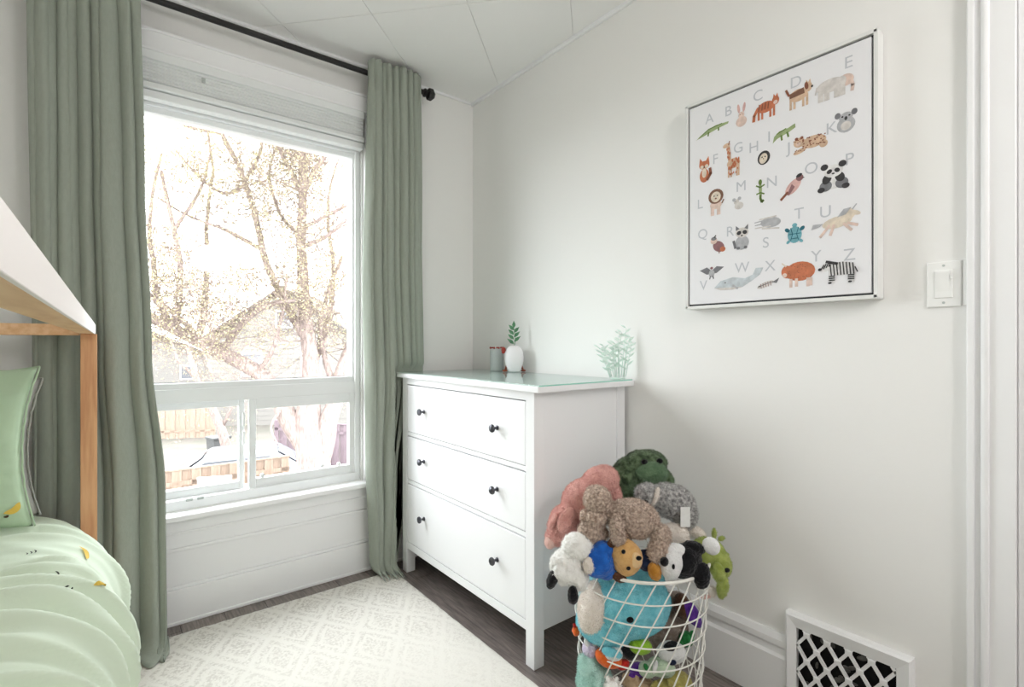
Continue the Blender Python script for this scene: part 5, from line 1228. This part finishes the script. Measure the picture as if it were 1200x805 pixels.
for q in tips:
    for _ in range(1 if rnd.random() < .95 else 0):
        c = q - O_ + Vector((rnd.gauss(0, .07), rnd.gauss(0, .07), rnd.gauss(0, .07))); s = rnd.uniform(.010, .024)
        a = Vector((rnd.gauss(0, 1), rnd.gauss(0, 1), rnd.gauss(0, 1))).normalized(); b = a.orthogonal().normalized()
        k = len(V); V += [c - a * s, c + b * s * .6, c + a * s, c - b * s * .6]; F.append((k, k + 1, k + 2, k + 3))
me = bpy.data.meshes.new('foliage'); me.from_pydata([v[:] for v in V], [], F); me.materials.append(MATS['leaf_spring'])
o = bpy.data.objects.new('foliage', me); COL.objects.link(o); o.parent = tr; o['kind'] = 'stuff'

# ------------------------------------------------------------------ apply modifiers once; short plush nap
bpy.context.view_layer.update()
dg = bpy.context.evaluated_depsgraph_get()
for f_ in FONTS:
    me = bpy.data.meshes.new_from_object(f_.evaluated_get(dg)); me.materials.clear(); me.materials.append(MATS['letter_grey'])
    c = bpy.data.objects.new('letter', me); COL.objects.link(c); c.parent = f_.parent; c.location = f_.location; c.rotation_euler = f_.rotation_euler
new = [(o, bpy.data.meshes.new_from_object(o.evaluated_get(dg)), amp) for o, amp in BAKE]
for o, me, amp in new:
    o.modifiers.clear(); o.data = me
    if amp:
        ox_ = sum(map(ord, o.name)) % 97
        no = [v.normal.copy() for v in me.vertices]
        for v, n_ in zip(me.vertices, no):
            q = v.co * 150
            v.co += n_ * amp * (noise.noise(q + Vector((ox_, 0, 0))) + .6 * noise.noise(q * 2.3 + Vector((0, ox_, 0)))) + n_ * noise.noise(v.co * 28 + Vector((0, 0, ox_))) * .003
    me.polygons.foreach_set('use_smooth', [True] * len(me.polygons)); me.update()
for f_ in FONTS: bpy.data.objects.remove(f_)
for k_, c in enumerate([o for o in pic.children if o.name.startswith('letter')]): c.name = 'letter' if k_ == 0 else 'letter.%03d' % k_

# short pile on the plush toys (length, hairs per square metre, radius)
FUR = {'pink': (.006, 130000, .00035), 'palepink': (.004, 100000, .0003), 'green': (.006, 100000, .00035), 'green_light': (.005, 130000, .00035), 'taupe': (.007, 110000, .00035), 'grey': (.008, 110000, .00035),
       'cream': (.006, 130000, .00035), 'white': (.007, 80000, .0003), 'mint': (.008, 120000, .0004), 'lime': (.004, 120000, .0003), 'teal': (.004, 110000, .0003), 'mushroom': (.006, 110000, .0004)}
rg_ = np.random.default_rng(4)
for o, me, amp in new:
    if not amp or not o.parent: continue
    mn = me.materials[0].name
    if mn not in FUR: continue
    ln, dens, rad = FUR[mn]
    me.calc_loop_triangles(); nT = len(me.loop_triangles)
    tv = np.empty(nT * 3, np.int32); me.loop_triangles.foreach_get('vertices', tv); tv = tv.reshape(-1, 3)
    co = np.empty(len(me.vertices) * 3, np.float32); me.vertices.foreach_get('co', co); co = co.reshape(-1, 3)
    p0, p1, p2 = co[tv[:, 0]], co[tv[:, 1]], co[tv[:, 2]]
    cr_ = np.cross(p1 - p0, p2 - p0); ar = np.linalg.norm(cr_, axis=1) / 2; nr = cr_ / np.maximum(1e-12, ar[:, None] * 2)
    N_ = int(min(26000, ar.sum() * dens))
    ti = rg_.choice(nT, N_, p=ar / ar.sum()); u = rg_.random((N_, 2)); f = u.sum(1) > 1; u[f] = 1 - u[f]
    b0 = p0[ti] + (p1 - p0)[ti] * u[:, :1] + (p2 - p0)[ti] * u[:, 1:]
    d = nr[ti] + rg_.normal(0, .45, (N_, 3)); d /= np.linalg.norm(d, axis=1)[:, None]
    d2 = d + rg_.normal(0, .5, (N_, 3)) + np.array([0, 0, -.35]); d2 /= np.linalg.norm(d2, axis=1)[:, None]
    L2 = ln * rg_.uniform(.6, 1.2, (N_, 1))
    P = np.stack([b0 - nr[ti] * .001, b0 + d * L2 * .5, b0 + d * L2 * .5 + d2 * L2 * .5], 1).astype(np.float32)
    hc = bpy.data.hair_curves.new('fur'); hc.add_curves([3] * N_)
    hc.attributes['position'].data.foreach_set('vector', P.ravel())
    ra = hc.attributes.get('radius') or hc.attributes.new('radius', 'FLOAT', 'POINT')
    ra.data.foreach_set('value', np.tile(np.array([rad, rad * .8, rad * .3], np.float32), N_))
    hc.materials.append(me.materials[0])
    h = bpy.data.objects.new('fur', hc); COL.objects.link(h); h.parent = o; h['kind'] = 'stuff'
